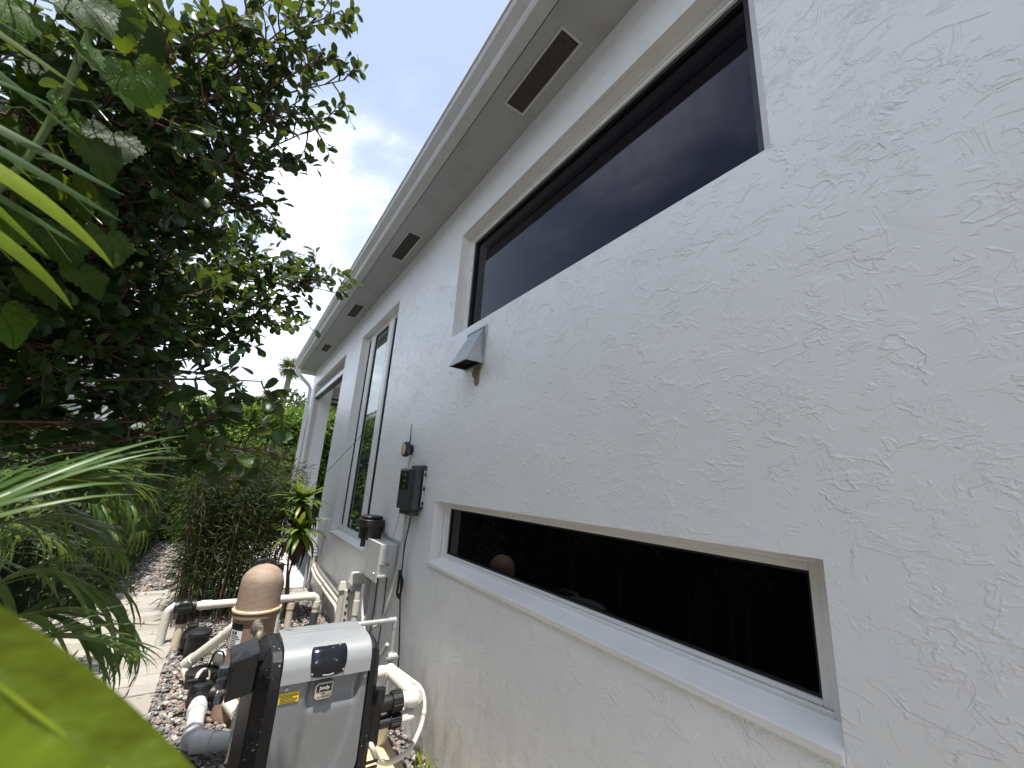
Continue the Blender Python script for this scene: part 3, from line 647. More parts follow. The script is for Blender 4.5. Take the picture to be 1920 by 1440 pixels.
# control door following the curve of the cover
dpf = [(HY-.0135, .772), (HY-.013, .80)]+arc(HY+.069, .80, .0825, 174, 120, 8)
dv = []; df = []; nx = 12
for j, (a, b) in enumerate(dpf):
    q = j/(len(dpf)-1)
    for i in range(nx+1):
        u = i/nx*2-1; hw = .0745*(1-.10*abs(2*q-1)**4)
        puff = .010*(1-abs(u)**5)*(1-abs(2*q-1)**5)
        dv.append((.5155+u*hw, a-puff*.8, b+puff*.7+(-.006*(1-q)*(1-u*u)*1.5)))
df = [(j*(nx+1)+i, j*(nx+1)+i+1, (j+1)*(nx+1)+i+1, (j+1)*(nx+1)+i) for j in range(len(dpf)-1) for i in range(nx)]
dr = MB().add(dv, df).build('control_door', 'heater_door', ht, smooth=50)
MB().tube([(.493, HY-.024, .776), (.515, HY-.027, .7735), (.538, HY-.024, .776)], .003, 8).build('handle', 'heater_silver', dr, smooth=40)
for xx in (.452, .579): MB().tube([(xx, HY-.012, .782), (xx, HY-.018, .782)], .004, 10).build('screw', 'galv', dr)
TF = Matrix.Rotation(math.pi/2, 4, 'X')           # flat print facing the front
bd = MB().prism([(.478, .683), (.488, .676), (.540, .676), (.548, .690), (.548, .738), (.490, .738), (.478, .728)], HY-.004, HY+.030, 'y').build('badge', 'badge_gold', ht, bevel=.002)
MB().prism([(.482, .705), (.544, .705), (.544, .733), (.491, .733), (.482, .725)], HY-.0055, HY-.0042, 'y').build('badge_field', 'print_black', bd)
textmesh('lettering', 'Jandy', .019, 'paper_white', bd, Matrix.Translation((.514, HY-.0062, .719)) @ TF)
textmesh('lettering', 'LXi', .010, 'print_black', bd, Matrix.Translation((.513, HY-.0045, .697)) @ TF)
textmesh('lettering', 'POOL & SPA HEATER', .0052, 'print_black', bd, Matrix.Translation((.513, HY-.0045, .685)) @ TF)
yl = MB().box(.342, .416, HY+.0005, HY+.0032, .686, .722).build('warning_label', 'sticker_yellow', ht)
for k in range(6): MB().box(.346, .412-random.choice((0, .006, .018)), HY-.0002, HY+.0004, .7145-k*.0052, .7165-k*.0052).build('print_line', 'print_black', yl)
for xx, zz_ in ((.365, .737), (.683, .735), (.590, .20), (.365, .20)): MB().tube([(xx, HY+.006, zz_), (xx, HY-.004, zz_)], .006, 10).build('screw', 'galv', ht, smooth=30)
MB().box(.735, .7535, 2.14, 2.19, .16, .26).build('side_label', 'sticker_yellow', ht)
# junction box on the left shell
jb = MB().prism([(.152, .715), (.2445, .735), (.2445, .872), (.158, .842)], 2.13, 2.30, 'y').build('side_box', 'black_plastic', ht, bevel=.005)
MB().prism([(.148, .838), (.2445, .866), (.2445, .884), (.148, .856)], 2.115, 2.315, 'y').build('box_lid', 'black_plastic', jb, bevel=.003)
for k, z_ in enumerate((.80, .755, .70)): MB().tube([(.140, 2.26, z_), (.140, 2.26, z_-.032)], .021 if k < 2 else .017, 12).build('gland', 'pvc_dark', jb, smooth=40)
MB().tube(fillet([(.262, 2.46, .78), (.262, 2.46, .855), (.262, 2.62, .855), (.262, 2.68, .80)], .05), .021, 12).build('vent_elbow', 'bronze', ht, smooth=40)
# header with unions on the right
MB().box(.7525, .80, 2.14, 2.36, .38, .62).build('header', 'black_plastic', ht, bevel=.012)
for k in range(6): MB().box(.754, .806, 2.135, 2.139, .16+.03*k, .175+.03*k).build('header_rib', 'black_plastic', ht)
MB().tube([(.775, 2.12, .66), (.775, 2.12, .60)], .022, 14).build('sensor', 'black_plastic', ht, smooth=40)
for zc in (.548, .462):
    MB().tube([(.80, 2.215, zc), (.865, 2.215, zc)], .034, 16).build('union', 'black_plastic', ht, smooth=40)
    un = MB().tube([(.866, 2.215, zc), (.918, 2.215, zc)], .044, 16).build('union_nut', 'black_plastic', ht, smooth=30)
    for a in range(10):
        an = a*math.pi/5; MB().tube([(.868, 2.215+.045*math.cos(an), zc+.045*math.sin(an)), (.916, 2.215+.045*math.cos(an), zc+.045*math.sin(an))], .004, 6).build('nut_rib', 'black_plastic', un)
pipe('pvc_pipe', 'white pipe bending back from the upper black union of the heater', 'pipe', [(.9185, 2.215, .548), (.995, 2.215, .545), (.995, 2.62, .52), (.80, 2.66, .51), (.62, 2.68, .40), (.62, 2.68, .0)], .033, 'pvc_white', .05, 'pipes at the heater unions', sleeves=((0, .72, .05), (1, .05, .05), (1, .95, .05)))
pipe('pvc_pipe', 'short white pipe on the lower black union of the heater', 'pipe', [(.9185, 2.215, .462), (.985, 2.215, .458), (.99, 2.50, .40), (.99, 2.62, .05)], .032, 'pvc_white', .05, 'pipes at the heater unions')
pu1, pu2 = [o for o in S.objects if o.get('group') == 'pipes at the heater unions']
def grow(o):
    if o.type == 'MESH' and o.matrix_basis == Matrix.Identity(4):
        for q in o.data.vertices:
            x_, y_, z_ = q.co; q.co = (x_*1.08, y_*1.08, 1.08*z_-.128 if z_ > .5 else .0555+(z_-.0555)*(.412-.0555)/(.5-.0555) if z_ > .0555 else z_)
    else:
        q = o.location; o.location = (q.x*1.08, q.y*1.08, 1.08*q.z-.128); o.scale = o.scale*1.08
for r_ in (ht, pu1, pu2):
    for o in r_.children_recursive: grow(o)
loop = [P(739, 1252, x=1.12), P(762, 1269, x=1.18), P(791, 1290, x=1.24), P(798, 1320, x=1.25), P(791, 1359, x=1.23), P(770, 1407, x=1.12), P(732, 1432, x=1.0), P(708, 1428, x=.90), P(697, 1400, x=.82), (.82, 2.52, .36)]
pipe('flexible_hose', 'pale flexible hose looping beside the wall to the heater', 'hose', loop, .013, 'pvc_white', .2, n=10, sleeves=((3, .4, .02),))
gp_ = pipe('gas_pipe', 'thin galvanised gas pipe with elbow and shutoff behind the heater', 'pipe', [(.66, 3.04, .66), (1.15, 3.04, .66), (1.15, 3.04, .0)], .016, 'galv', .03, sleeves=((1, .04, .05), (0, .96, .05), (1, .33, .045)))
MB().tube([(1.12, 3.02, .44), (1.18, 3.02, .44)], .022, 12).build('valve', 'galv', gp_, smooth=40)
MB().box(1.10, 1.19, 2.994, 3.002, .432, .448).build('valve_handle', 'galv', gp_, bevel=.002)
for k, (xx, yy_) in enumerate(((1.06, 3.3), (1.0, 3.15))):
    pipe('stub_pipe', ('farther', 'nearer')[k]+' white capped stub pipe behind the heater', 'pipe', [(xx, yy_, -.02), (xx, yy_, .50-.1*k)], .017, 'pvc_white', group='stub pipes behind the heater', sleeves=((0, .96, .04),))

# ------------------------------------------------------------------ cartridge filter
fx, fy = .352, 3.70
ft = thing('cartridge_filter', 'tall tan dome topped pool filter standing behind the heater', 'pool filter')
MB().lathe([(.150, 0), (.152, .02), (.142, .06), (.134, .14), (.136, .56), (.140, .60)], (fx, fy, 0), 40).build('tank', 'filter_body', ft, smooth=35)
MB().lathe([(.146, .601), (.152, .607), (.152, .632), (.146, .636)], (fx, fy, 0), 40).build('clamp_band', 'filter_body', ft, smooth=30)
MB().lathe([(.150, .637), (.157, .642), (.157, .652), (.150, .658)], (fx, fy, 0), 40).build('ring', 'filter_ring', ft, smooth=40)
dome = [(.141, .659), (.139, .70), (.137, .80)]+[(.137*math.cos(math.radians(a)), .82+.122*math.sin(math.radians(a))) for a in (8, 20, 32, 44, 56, 68, 78, 86)]
dm = MB().lathe(dome, (fx, fy, 0), 40).build('dome', 'filter_tan', ft, smooth=40)
MB().prism([(fx-.10, .905), (fx-.085, .895), (fx-.02, .952), (fx, .940), (fx+.02, .952), (fx+.085, .900), (fx+.10, .905), (fx+.06, .962), (fx, .975), (fx-.06, .962)], fy+.02, fy+.06, 'y').build('handle', 'black_plastic', ft, bevel=.004)
MB().tube([(fx+.11, fy+.04, .93), (fx+.11, fy+.04, .86)], .02, 12).build('air_valve', 'black_plastic', ft, smooth=40)
MB().tube(fillet([(fx+.11, fy+.05, .86), (fx+.15, fy+.05, .80), (fx+.14, fy+.02, .74)], .04), .006, 8).build('bleed_tube', 'cable_black', ft, smooth=40)
def cyl_patch(r, a0, a1, z0_, z1_, mat, name, parent):
    vs = []; n = 8
    for k in range(n+1):
        a = math.radians(a0+(a1-a0)*k/n)
        for z_ in (z0_, z1_): vs.append((fx+r*math.cos(a), fy+r*math.sin(a), z_))
    return MB().add(vs, [(2*k, 2*k+2, 2*k+3, 2*k+1) for k in range(n)]).build(name, mat, parent, smooth=60)
lb = cyl_patch(.1375, 196, 238, .42, .535, 'paper_white', 'label_sheet', ft)
cyl_patch(.1375, 196, 238, .5355, .585, 'print_black', 'label_header', ft)
for k in range(6): cyl_patch(.1382, 200+random.choice((0, 3)), 234-random.choice((0, 4, 10)), .43+.013*k, .436+.013*k, 'pale_print', 'print_line', lb)
for k, q in enumerate((203, 214)): cyl_patch(.1385, q, q+8, .508, .53, 'ctl_grey', 'print_line', lb)
for a in range(0, 360, 30):
    MB().lathe([(.004, .659), (.004, .668)], (fx+.149*math.cos(math.radians(a)), fy+.149*math.sin(math.radians(a)), 0), 8).build('bolt', 'galv', ft)

# ------------------------------------------------------------------ pipework
R2 = .036
ra = pipe('pvc_pipe_run', 'long white pipe running level behind the filter with a black valve', 'pipe', [(-.235, 5.2, -.02), (-.228, 5.2, .325), (1.05, 5.2, .325), (1.05, 5.2, .17)], R2, 'pvc_white', .06, sleeves=((1, .045, .07), (1, .22, .09), (1, .80, .02), (1, .95, .07), (2, .5, .06)))
MB().tube([(1.05, 5.2, .1695), (1.05, 5.2, -.02)], R2*1.1, 14).build('lower_sleeve', 'pvc_dark', ra, smooth=40)
vb = MB().lathe([(.05, -.075), (.062, -.06), (.062, .05), (.056, .07), (.03, .085)], (-.105, 5.2, .325), 20, 'y').build('valve', 'black_plastic', ra, smooth=35)
MB().tube([(-.19, 5.2, .325), (-.02, 5.2, .325)], .052, 16).build('valve_port', 'black_plastic', vb, smooth=40)
MB().tube([(-.105, 5.19, .325), (-.108, 5.18, .19)], .047, 16).build('valve_port', 'black_plastic', vb, smooth=40)
MB().box(-.16, -.05, 5.10, 5.124, .312, .338).build('valve_handle', 'black_plastic', vb, bevel=.005)
pipe('pvc_drop_pipe', 'stained beige pipe leg dropping from the black valve to the stones', 'pipe', [(-.108, 5.18, .189), (-.115, 5.15, -.02)], R2, 'pvc_aged', group='pipe legs')
pipe('pvc_drop_pipe', 'white pipe leg with wide fitting left of the filter', 'pipe', [(.325, 5.2, .287), (.325, 5.2, -.02)], R2*.9, 'pvc_white', group='pipe legs', sleeves=((0, .3, .16),))
pipe('pvc_drop_pipe', 'thin cream pipe leg just right of the filter', 'pipe', [(.69, 5.2, .287), (.69, 5.2, -.02)], R2*.72, 'pvc_white', group='pipe legs', sleeves=((0, .15, .05),))
pipe('pvc_drop_pipe', 'thicker cream pipe leg between the filter and the dark sleeved pipe end', 'pipe', [(.80, 5.2, .287), (.80, 5.18, -.02)], R2*.95, 'pvc_aged', group='pipe legs', sleeves=((0, .12, .06),))
pipe('pvc_pipe', 'white pipe elbow standing behind the filter near the pavers', 'pipe', [(.62, 5.9, .12), (.82, 5.9, .12), (.82, 5.9, -.02)], R2, 'pvc_white', .05, sleeves=((0, .6, .06),))
pipe('pvc_pipe', 'white pipe slanting up from the pump to the filter', 'pipe', [(.06, 4.22, .03), (-.005, 4.33, .12), (.27, 4.05, .44), (.31, 3.80, .46)], R2, 'pvc_white', .05, sleeves=((1, .10, .08), (1, .9, .08)))
pu = thing('pool_pump', 'black pool pump lying on the stones in front of the bamboo', 'pump')
MB().lathe([(.055, -.14), (.068, -.12), (.068, .10), (.05, .13)], (-.01, 5.0, .11), 20, 'y').build('motor', 'black_plastic', pu, smooth=35)
MB().lathe([(.07, 0), (.085, .03), (.085, .18), (.095, .19), (.095, .215), (.05, .235)], (.05, 4.80, 0), 20).build('strainer_pot', 'black_plastic', pu, smooth=35)
MB().box(-.08, .06, 4.88, 5.12, -.01, .045).build('foot', 'black_plastic', pu, bevel=.006)
MB().box(-.05, .03, 4.95, 5.06, .178, .225).build('terminal_cover', 'black_plastic', pu, bevel=.008)
for k in range(7): MB().lathe([(.071, -.003), (.071, .003)], (-.01, 4.93+.022*k, .11), 20, 'y').build('fin', 'black_plastic', pu)
bs = thing('basket_lid', 'flat black round valve lid with a thin hose among the pipes', 'valve')
MB().lathe([(.085, 0), (.095, .02), (.095, .085), (.105, .09), (.105, .115), (.06, .128)], (.115, 4.20, 0), 28).build('lid', 'black_plastic', bs, smooth=35)
MB().tube(fillet([(.15, 4.22, .12), (.17, 4.18, .24), (.23, 4.12, .25), (.245, 4.0, .05), (.22, 3.9, .01)], .06), .007, 8).build('hose', 'cable_black', bs, smooth=40)
pipe('pvc_pipe', 'stubby white pipe tilted between the round lid and the filter', 'pipe', [(.24, 4.36, .02), (.205, 4.20, .20)], R2*1.05, 'pvc_white', sleeves=((0, .85, .07),))
vv = thing('diverter_valve', 'black three way diverter valve low among the near pipes', 'valve')
vx, vy, vz = .118, 3.80, .10
MB().lathe([(.055, -.07), (.068, -.05), (.068, .055), (.058, .075), (.03, .085)], (vx, vy, vz), 22).build('body', 'black_plastic', vv, smooth=35)
MB().box(vx-.10, vx+.02, vy-.014, vy+.014, vz+.086, vz+.108).build('handle', 'black_plastic', vv, bevel=.006)
MB().prism([(vx-.03, vz+.109), (vx+.03, vz+.109), (vx+.02, vz+.16), (vx-.01, vz+.15)], vy-.02, vy+.02, 'y').build('knob', 'black_plastic', vv, bevel=.004)
for d_ in ((0, .115), (0, -.115), (.115, 0)): MB().tube([(vx, vy, vz), (vx+d_[0], vy+d_[1], vz)], .052, 16).build('port', 'black_plastic', vv, smooth=40)
pipe('pvc_pipe', 'white pipe between the black diverter valve and the round lid', 'pipe', [(vx, vy+.116, vz), (vx+.005, 4.16, vz)], .041, 'pvc_white', sleeves=((0, .2, .07), (0, .75, .06)))
pipe('pvc_pipe', 'white pipe from the black diverter valve towards the filter base', 'pipe', [(vx+.116, vy, vz), (.335, 3.44, vz+.0)], .040, 'pvc_white', sleeves=((0, .25, .05),))
pipe('grey_pipe', 'grey pipe with elbow running from the diverter valve to the heater', 'pipe', [(vx, vy-.116, vz), (.113, 3.24, .09), (.55, 3.06, .09)], .046, 'pvc_grey', .06, sleeves=((0, .2, .08), (0, .85, .1), (1, .12, .1)))
pipe('pvc_pipe', 'upright white pipe close to the left side of the heater', 'pipe', [(.325, 3.12, -.02), (.325, 3.12, .30), (.42, 3.12, .30)], .038, 'pvc_white', .06, sleeves=((0, .7, .06),))
# ------------------------------------------------------------------ neighbouring house
nb = thing('neighbour_house', 'pale neighbouring house with tiled roof behind the trees on the left', 'house')
MB().box(-8, -2.9, -6, 27, -.05, 4.5).build('wall', 'neighbour_wall', nb)
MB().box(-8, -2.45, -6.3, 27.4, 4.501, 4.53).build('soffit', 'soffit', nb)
MB().box(-2.47, -2.44, -6.3, 27.4, 4.531, 4.72).build('fascia', 'alu_white', nb)
MB().prism([(-2.40, 4.722), (-2.40, 4.76), (-5.5, 6.0), (-8.4, 4.76), (-8.4, 4.722)], -6.4, 27.5, 'y').build('roof', 'roof_tile', nb)
for a in (1.5, 8.0, 14.0, 20.0):
    w_ = rectframe(MB(), -2.9+.001, -2.86, a, a+1.4, 1.2, 2.7, .06).build('window', 'frame_white', nb)
    MB().box(-2.899, -2.885, a+.061, a+1.339, 1.261, 2.639).build('pane', 'glass_dark', w_)

# ------------------------------------------------------------------ plants
def leaf_shape(prof, fold=.12, curl=.10, n=None):
    """unit leaf along +x; prof = [(t, halfwidth)]"""
    v = []; f = []
    for t_, w in prof:
        zc = -curl*t_*t_
        v += [(t_, w, zc+fold*w), (t_, 0, zc), (t_, -w, zc+fold*w)]
    for i in range(len(prof)-1):
        a = 3*i; f += [(a, a+1, a+4, a+3), (a+1, a+2, a+5, a+4)]
    return np.array(v), f
OBO = leaf_shape([(0, .012), (.2, .13), (.45, .255), (.72, .29), (.9, .20), (1.0, .02)], .30, .14)
LAN = leaf_shape([(0, .01), (.25, .055), (.6, .05), (1, .002)], .3, .25)
OVA = leaf_shape([(0, .02), (.3, .20), (.65, .19), (1, .01)], .35, .12)
def frame(d, up):
    d = d/np.maximum(np.linalg.norm(d, axis=1, keepdims=True), 1e-9)
    s = np.cross(up, d); s /= np.maximum(np.linalg.norm(s, axis=1, keepdims=True), 1e-9)
    return np.stack([d, s, np.cross(d, s)], axis=2)     # columns
def scatter_mesh(name, shape, pos, d, up, sc, mat):
    bv, bf = shape; A = frame(d, up); k = len(bv)
    V = (np.einsum('nij,kj->nki', A, bv)*sc[:, None, None]+pos[:, None, :]).reshape(-1, 3)
    bf = np.array(bf); Fc = (bf[None]+(np.arange(len(pos))*k)[:, None, None]).reshape(-1, 4)
    me = bpy.data.meshes.new(name)
    me.vertices.add(len(V)); me.vertices.foreach_set('co', V.ravel())
    me.loops.add(Fc.size); me.loops.foreach_set('vertex_index', Fc.ravel())
    me.polygons.add(len(Fc)); me.polygons.foreach_set('loop_start', np.arange(0, Fc.size, 4))
    me.polygons.foreach_set('use_smooth', np.ones(len(Fc), bool))
    me.materials.append(M[mat]); me.update(calc_edges=True); return me
def shape_mesh(name, shape, mat):
    me = bpy.data.meshes.new(name); me.from_pydata(shape[0].tolist(), [], shape[1]); me.materials.append(M[mat])
    me.polygons.foreach_set('use_smooth', [True]*len(me.polygons)); me.update(); return me
CAMP = np.array([0, 0, HC])
def project(p):
    c = (p-CAMP) @ RM
    dep = -c[:, 2]; dd = np.where(dep > .05, dep, 1e9)
    return CX+F*c[:, 0]/dd, CY-F*c[:, 1]/dd, dep
rnd = np.random.default_rng(5)
def unit(n): v = rnd.normal(size=(n, 3)); return v/np.linalg.norm(v, axis=1, keepdims=True)

# ---- the big broad leaved tree on the left
tree = thing('broadleaf_tree', 'dark green tree with small rounded leaves reaching in from the left', 'tree')
hub = Vector((-1.25, 2.55, 1.75))
MB().tube([(-1.55, 2.7, -.05), (-1.5, 2.68, .5), (-1.38, 2.6, 1.2), hub], [.085, .07, .06, .05], 12).build('trunk', 'bark_red', tree, smooth=60)
TG = [(640, 20, 2.3), (560, 30, 2.3), (645, 150, 2.5), (600, 110, 2.3), (600, 235, 2.5), (560, 190, 2.4), (520, 280, 2.6), (480, 330, 2.6), (500, 380, 2.8), (440, 300, 2.4), (430, 380, 2.7),
      (460, 40, 2.2), (470, 130, 2.4), (520, 100, 2.6), (390, 60, 2.0), (330, 110, 2.0), (400, 180, 2.2), (300, 220, 2.0), (350, 290, 2.3), (280, 330, 2.2), (220, 60, 1.9), (120, 100, 2.0), (60, 240, 2.1),
      (400, 420, 2.9), (350, 400, 2.4), (480, 450, 3.0), (540, 480, 3.0), (630, 548, 3.1), (590, 530, 3.05), (560, 520, 3.0), (510, 540, 3.0), (450, 530, 2.8), (520, 610, 2.8), (470, 600, 2.8), (430, 640, 2.9), (400, 560, 2.6),
      (330, 480, 2.4), (280, 430, 2.2), (350, 560, 2.5), (300, 620, 2.4), (380, 650, 2.6), (240, 540, 2.2), (180, 480, 2.1), (120, 560, 2.2), (60, 500, 2.1), (200, 640, 2.3), (100, 660, 2.2), (30, 600, 2.1), (30, 720, 2.2),
      (250, 700, 2.2), (330, 720, 2.2), (390, 700, 2.2), (150, 740, 2.3), (490, 715, 1.75), (535, 862, 1.85), (400, 780, 1.9), (320, 790, 2.0), (250, 780, 2.2), (180, 820, 2.4), (60, 800, 2.4),
      (350, 860, 2.1), (410, 910, 2.0), (220, 880, 2.4), (120, 350, 2.0), (200, 330, 2.0), (200, 180, 2.0), (20, 380, 2.0), (20, 60, 2.1), (0, 150, 2.0), (280, 20, 2.2), (100, 450, 2.6), (220, 440, 2.8), (300, 520, 3.0), (150, 300, 2.7), (260, 250, 2.8), (360, 230, 2.9), (60, 640, 2.8), (180, 700, 2.9), (320, 660, 3.1),
      (60, 420, 2.9), (130, 200, 3.0), (250, 120, 3.0), (400, 110, 3.1), (380, 330, 3.2), (90, 760, 3.0)]
LP = []; LD = []; LS = []
def twig(m, a, b, r, nl, ls):
    a = np.array(a); b = np.array(b); n = 5
    off = rnd.normal(size=3)*.06*np.linalg.norm(b-a)
    pts = [a+(b-a)*q+off*math.sin(math.pi*q) for q in np.linspace(0, 1, n)]
    m.tube([Vector(p_) for p_ in pts], [r*(1-.75*q) for q in np.linspace(0, 1, n)], 5, False)
    d = (b-a)/np.linalg.norm(b-a)
    for k in range(nl):
        q = 1.0 if k == nl-1 else .22+.78*(k+rnd.random()*.6)/nl; i = min(int(q*(n-1)), n-2); f_ = q*(n-1)-i
        p_ = pts[i]*(1-f_)+pts[i+1]*f_
        s = rnd.normal(size=3); s -= d*(s@d); s /= np.linalg.norm(s)
        LP.append(p_); LD.append(d*rnd.uniform(.25, .9)+s*.8+np.array([0, 0, rnd.uniform(-.25, .2)])); LS.append(ls*rnd.uniform(.7, 1.15))
for (px, py, yy_) in TG:
    if 420 <= py < 690: yy_ *= .83
    if py < 420: yy_ = 1.20+(yy_-1.9)*.38+.0004*py
    tip = P(px, py, y=yy_*1.02); m = MB()
    jt = .07 if py < 420 else .16; mid = hub.lerp(tip, .55)+Vector((rnd.normal()*jt, rnd.normal()*.12, .10*(tip.z-hub.z)+rnd.normal()*jt))
    q1 = [hub*(1-q)*(1-q)+mid*2*q*(1-q)+tip*q*q for q in np.linspace(0, 1, 10)]
    ln = (tip-hub).length
    m.tube(q1, [.011*(1-.88*k/9)+.0008 for k in range(10)], 6, False)
    ls = .047 if py < 420 else .060 if py < 690 else .075
    nt_ = int((7+ln*3.5)*(1.9 if py < 420 else 1.6 if py < 690 else .8)); nt_ = 5 if (py > 690 and px > 470) else nt_
    for k in range(nt_):
        q = 1-(k/nt_)**1.15*.52; i = min(int(q*9), 8); c_ = q1[i].lerp(q1[i+1], q*9-i)
        d = (tip-hub).normalized()*.55+Vector(unit(1)[0])*.85+Vector((0, 0, .10)); d.normalize()
        L_ = rnd.uniform(.13, .27)*(1.0 if k else .7)*(.72 if py < 420 else 1)
        e2 = c_+d*L_; tq = (e2.z-.85)/SUN.z; sx_, sy_ = e2.x-SUN.x*tq, e2.y-SUN.y*tq
        if .45 < sx_ < .90 and 2.2 < sy_ < 2.8: continue          # the photo's heater top is in full sun here
        twig(m, c_, c_+d*L_, .0035, int(rnd.integers(7, 12)), ls)
    m.build('limb', 'bark_red', tree, smooth=60, fix=False)
LP = np.array(LP); LD = np.array(LD); LS = np.array(LS); nL = len(LP)
UPV = unit(nL)*.75+np.array([-.15, -.25, .85])
X_, Y_, Z_ = project(LP)
# keep leaves out of the open sky gap between tree and eave
keep = X_ < 1e8
LP, LD, LS, UPV, X_, Y_, Z_ = [a[keep] for a in (LP, LD, LS, UPV, X_, Y_, Z_)]
inf = (X_ > 0) & (X_ < 1920) & (Y_ > 0) & (Y_ < 1440)
sz = np.where(inf, LS/Z_, 0); order = np.argsort(-sz); top = order[:300]; rest = np.setdiff1d(np.arange(len(LP)), top)
lm = shape_mesh('leaf', OBO, 'tree_leaf'); A = frame(LD[top], UPV[top])
for k, i in enumerate(top):
    mw = Matrix.Identity(4)
    for r_ in range(3):
        for c2 in range(3): mw[r_][c2] = float(A[k][r_][c2]*LS[i])
        mw[r_][3] = float(LP[i][r_])
    obj('leaf', lm, tree, mw)
cr = obj('crown', scatter_mesh('crown', OBO, LP[rest], LD[rest], UPV[rest], LS[rest], 'tree_leaf'), tree); cr['kind'] = 'stuff'
print('tree leaves', len(LP))

# ---- hedges
def hedge(name, label, x0, x1, y0, y1, z1, n, shape, size, mat, core=.14, bumpy=.08):
    h_ = thing(name, label, 'hedge')
    MB().box(x0+core, x1-core, y0+core, y1-core, -.03, z1-core).build('dark_core', 'hedge_core', h_)  # dark solid box stands in for the shaded depth between leaves
    ax = np.array([(y1-y0)*z1, (y1-y0)*z1, (x1-x0)*z1, (x1-x0)*z1, (x1-x0)*(y1-y0)*1.3]); ax = ax/ax.sum()
    f_ = rnd.choice(5, n, p=ax); u = rnd.random((n, 3)); pos = np.stack([x0+(x1-x0)*u[:, 0], y0+(y1-y0)*u[:, 1], z1*u[:, 2]], 1)
    dep = np.abs(rnd.normal(size=n))*core*.55-.03
    lump = bumpy*(np.sin(pos[:, 0]*5.1+pos[:, 2]*3.3)+np.sin(pos[:, 1]*4.3+pos[:, 2]*2.1+1)+np.sin(pos[:, 2]*6+pos[:, 0]*2))/2
    nrm = np.array([[-1, 0, 0], [1, 0, 0], [0, -1, 0], [0, 1, 0], [0, 0, 1.0]])[f_]
    for k, (axi, val) in enumerate(((0, x0), (0, x1), (1, y0), (1, y1), (2, z1))): pos[f_ == k, axi] = val
    pos = pos+nrm*(lump-dep)[:, None]
    d = nrm*.6+unit(n)*.9+np.array([0, 0, .35]); up = nrm*.5+unit(n)*.6+np.array([0, -.1, .7])
    o = obj('foliage', scatter_mesh('foliage', shape, pos, d, up, size*rnd.uniform(.6, 1.2, n), mat), h_); o['kind'] = 'stuff'; return h_
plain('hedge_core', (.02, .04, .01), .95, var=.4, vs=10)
hedge('hedge', 'bright green clipped hedge behind the bamboo at the end of the garden', -1.7, 3.6, 11.7, 12.9, 3.15, 34000, OVA, .11, 'hedge_leaf', .3, .12)
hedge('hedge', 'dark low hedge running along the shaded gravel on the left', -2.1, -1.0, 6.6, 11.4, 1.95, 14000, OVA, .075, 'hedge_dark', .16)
hedge('hedge', 'dark hedge added to darken the far left behind the palms', -2.55, -1.75, -2.0, 6.6, 1.9, 11000, OVA, .09, 'hedge_dark', .16)  # added hedge, darkens the background behind the palms

# ---- bamboo
bb = thing('bamboo_clump', 'dense upright bamboo with narrow dry leaves beside the flagstone path', 'bamboo')
BP = []; BD = []; BS = []
for k in range(95):
    bx_, by_ = rnd.uniform(-.24, .60), rnd.uniform(5.65, 6.75); hgt = rnd.uniform(1.45, 2.02)-.42*max(0, bx_-.25)
    lean = np.array([(bx_-.2)*.28+rnd.normal()*.06, rnd.normal()*.08, 0])
    pts = [np.array([bx_, by_, -.02])+lean*(q**1.6)+np.array([0, 0, hgt*q]) for q in np.linspace(0, 1, 6)]
    MB().tube([Vector(p_) for p_ in pts], [.007*(1-.6*q) for q in np.linspace(0, 1, 6)], 5, False).build('cane', 'cane', bb, smooth=60, fix=False)
    for j in range(270):
        q = rnd.uniform(.03, 1.0)**.62; i = min(int(q*5), 4); p_ = pts[i]+(pts[i+1]-pts[i])*(q*5-i)
        s = rnd.normal(size=3); s[2] *= .5; s /= np.linalg.norm(s)
        BP.append(p_+s*rnd.uniform(.02, .16)); BD.append(s+np.array([0, 0, rnd.uniform(-.8, .3)])); BS.append(rnd.uniform(.05, .115))
BP = np.array(BP)
o = obj('foliage', scatter_mesh('foliage', LAN, BP, np.array(BD), unit(len(BP))*.8+np.array([0, -.1, .6]), np.array(BS)*1.0, 'bamboo_leaf'), bb); o['kind'] = 'stuff'

# ---- strap leaves (palm leaflets, dracaena leaves)
def strap(nseg, w, droop, mat, name, tipw=.03, fold=.25, side=0.0):
    v = []; f = []
    for i in range(nseg+1):
        t_ = i/nseg; hw = w*(math.sin(math.pi*min(1, .12+.88*t_)**.75)**.6 if t_ < 1 else 0)*(1-.35*t_)+.0005
        x = t_*(1-.28*droop*t_*t_); z = -droop*t_*t_*.62; s = side*t_*t_
        v += [(x, hw+s, z-hw*fold), (x, s, z+0.0), (x, -hw+s, z-hw*fold)]
    for i in range(nseg):
        a = 3*i; f += [(a, a+1, a+4, a+3), (a+1, a+2, a+5, a+4)]
    return shape_mesh(name, (np.array(v), f), mat)
PL = {m_: [strap(8, .034, dr_, m_, 'leaflet', side=sd_) for dr_, sd_ in ((.12, .03), (.35, -.04), (.6, .05), (.9, .0), (1.2, .04))] for m_ in ('palm_leaf', 'palm_yellow')}
def placed(me, name, parent, base, d, up, L_, wscale=1.0):
    d = Vector(d).normalized(); s = Vector(up).cross(d)
    s = s.normalized() if s.length > 1e-4 else d.orthogonal().normalized()
    u = d.cross(s); mw = Matrix.Identity(4)
    for r_ in range(3): mw[r_][0] = d[r_]*L_; mw[r_][1] = s[r_]*L_*wscale; mw[r_][2] = u[r_]*L_; mw[r_][3] = base[r_]
    return obj(name, me, parent, mw)
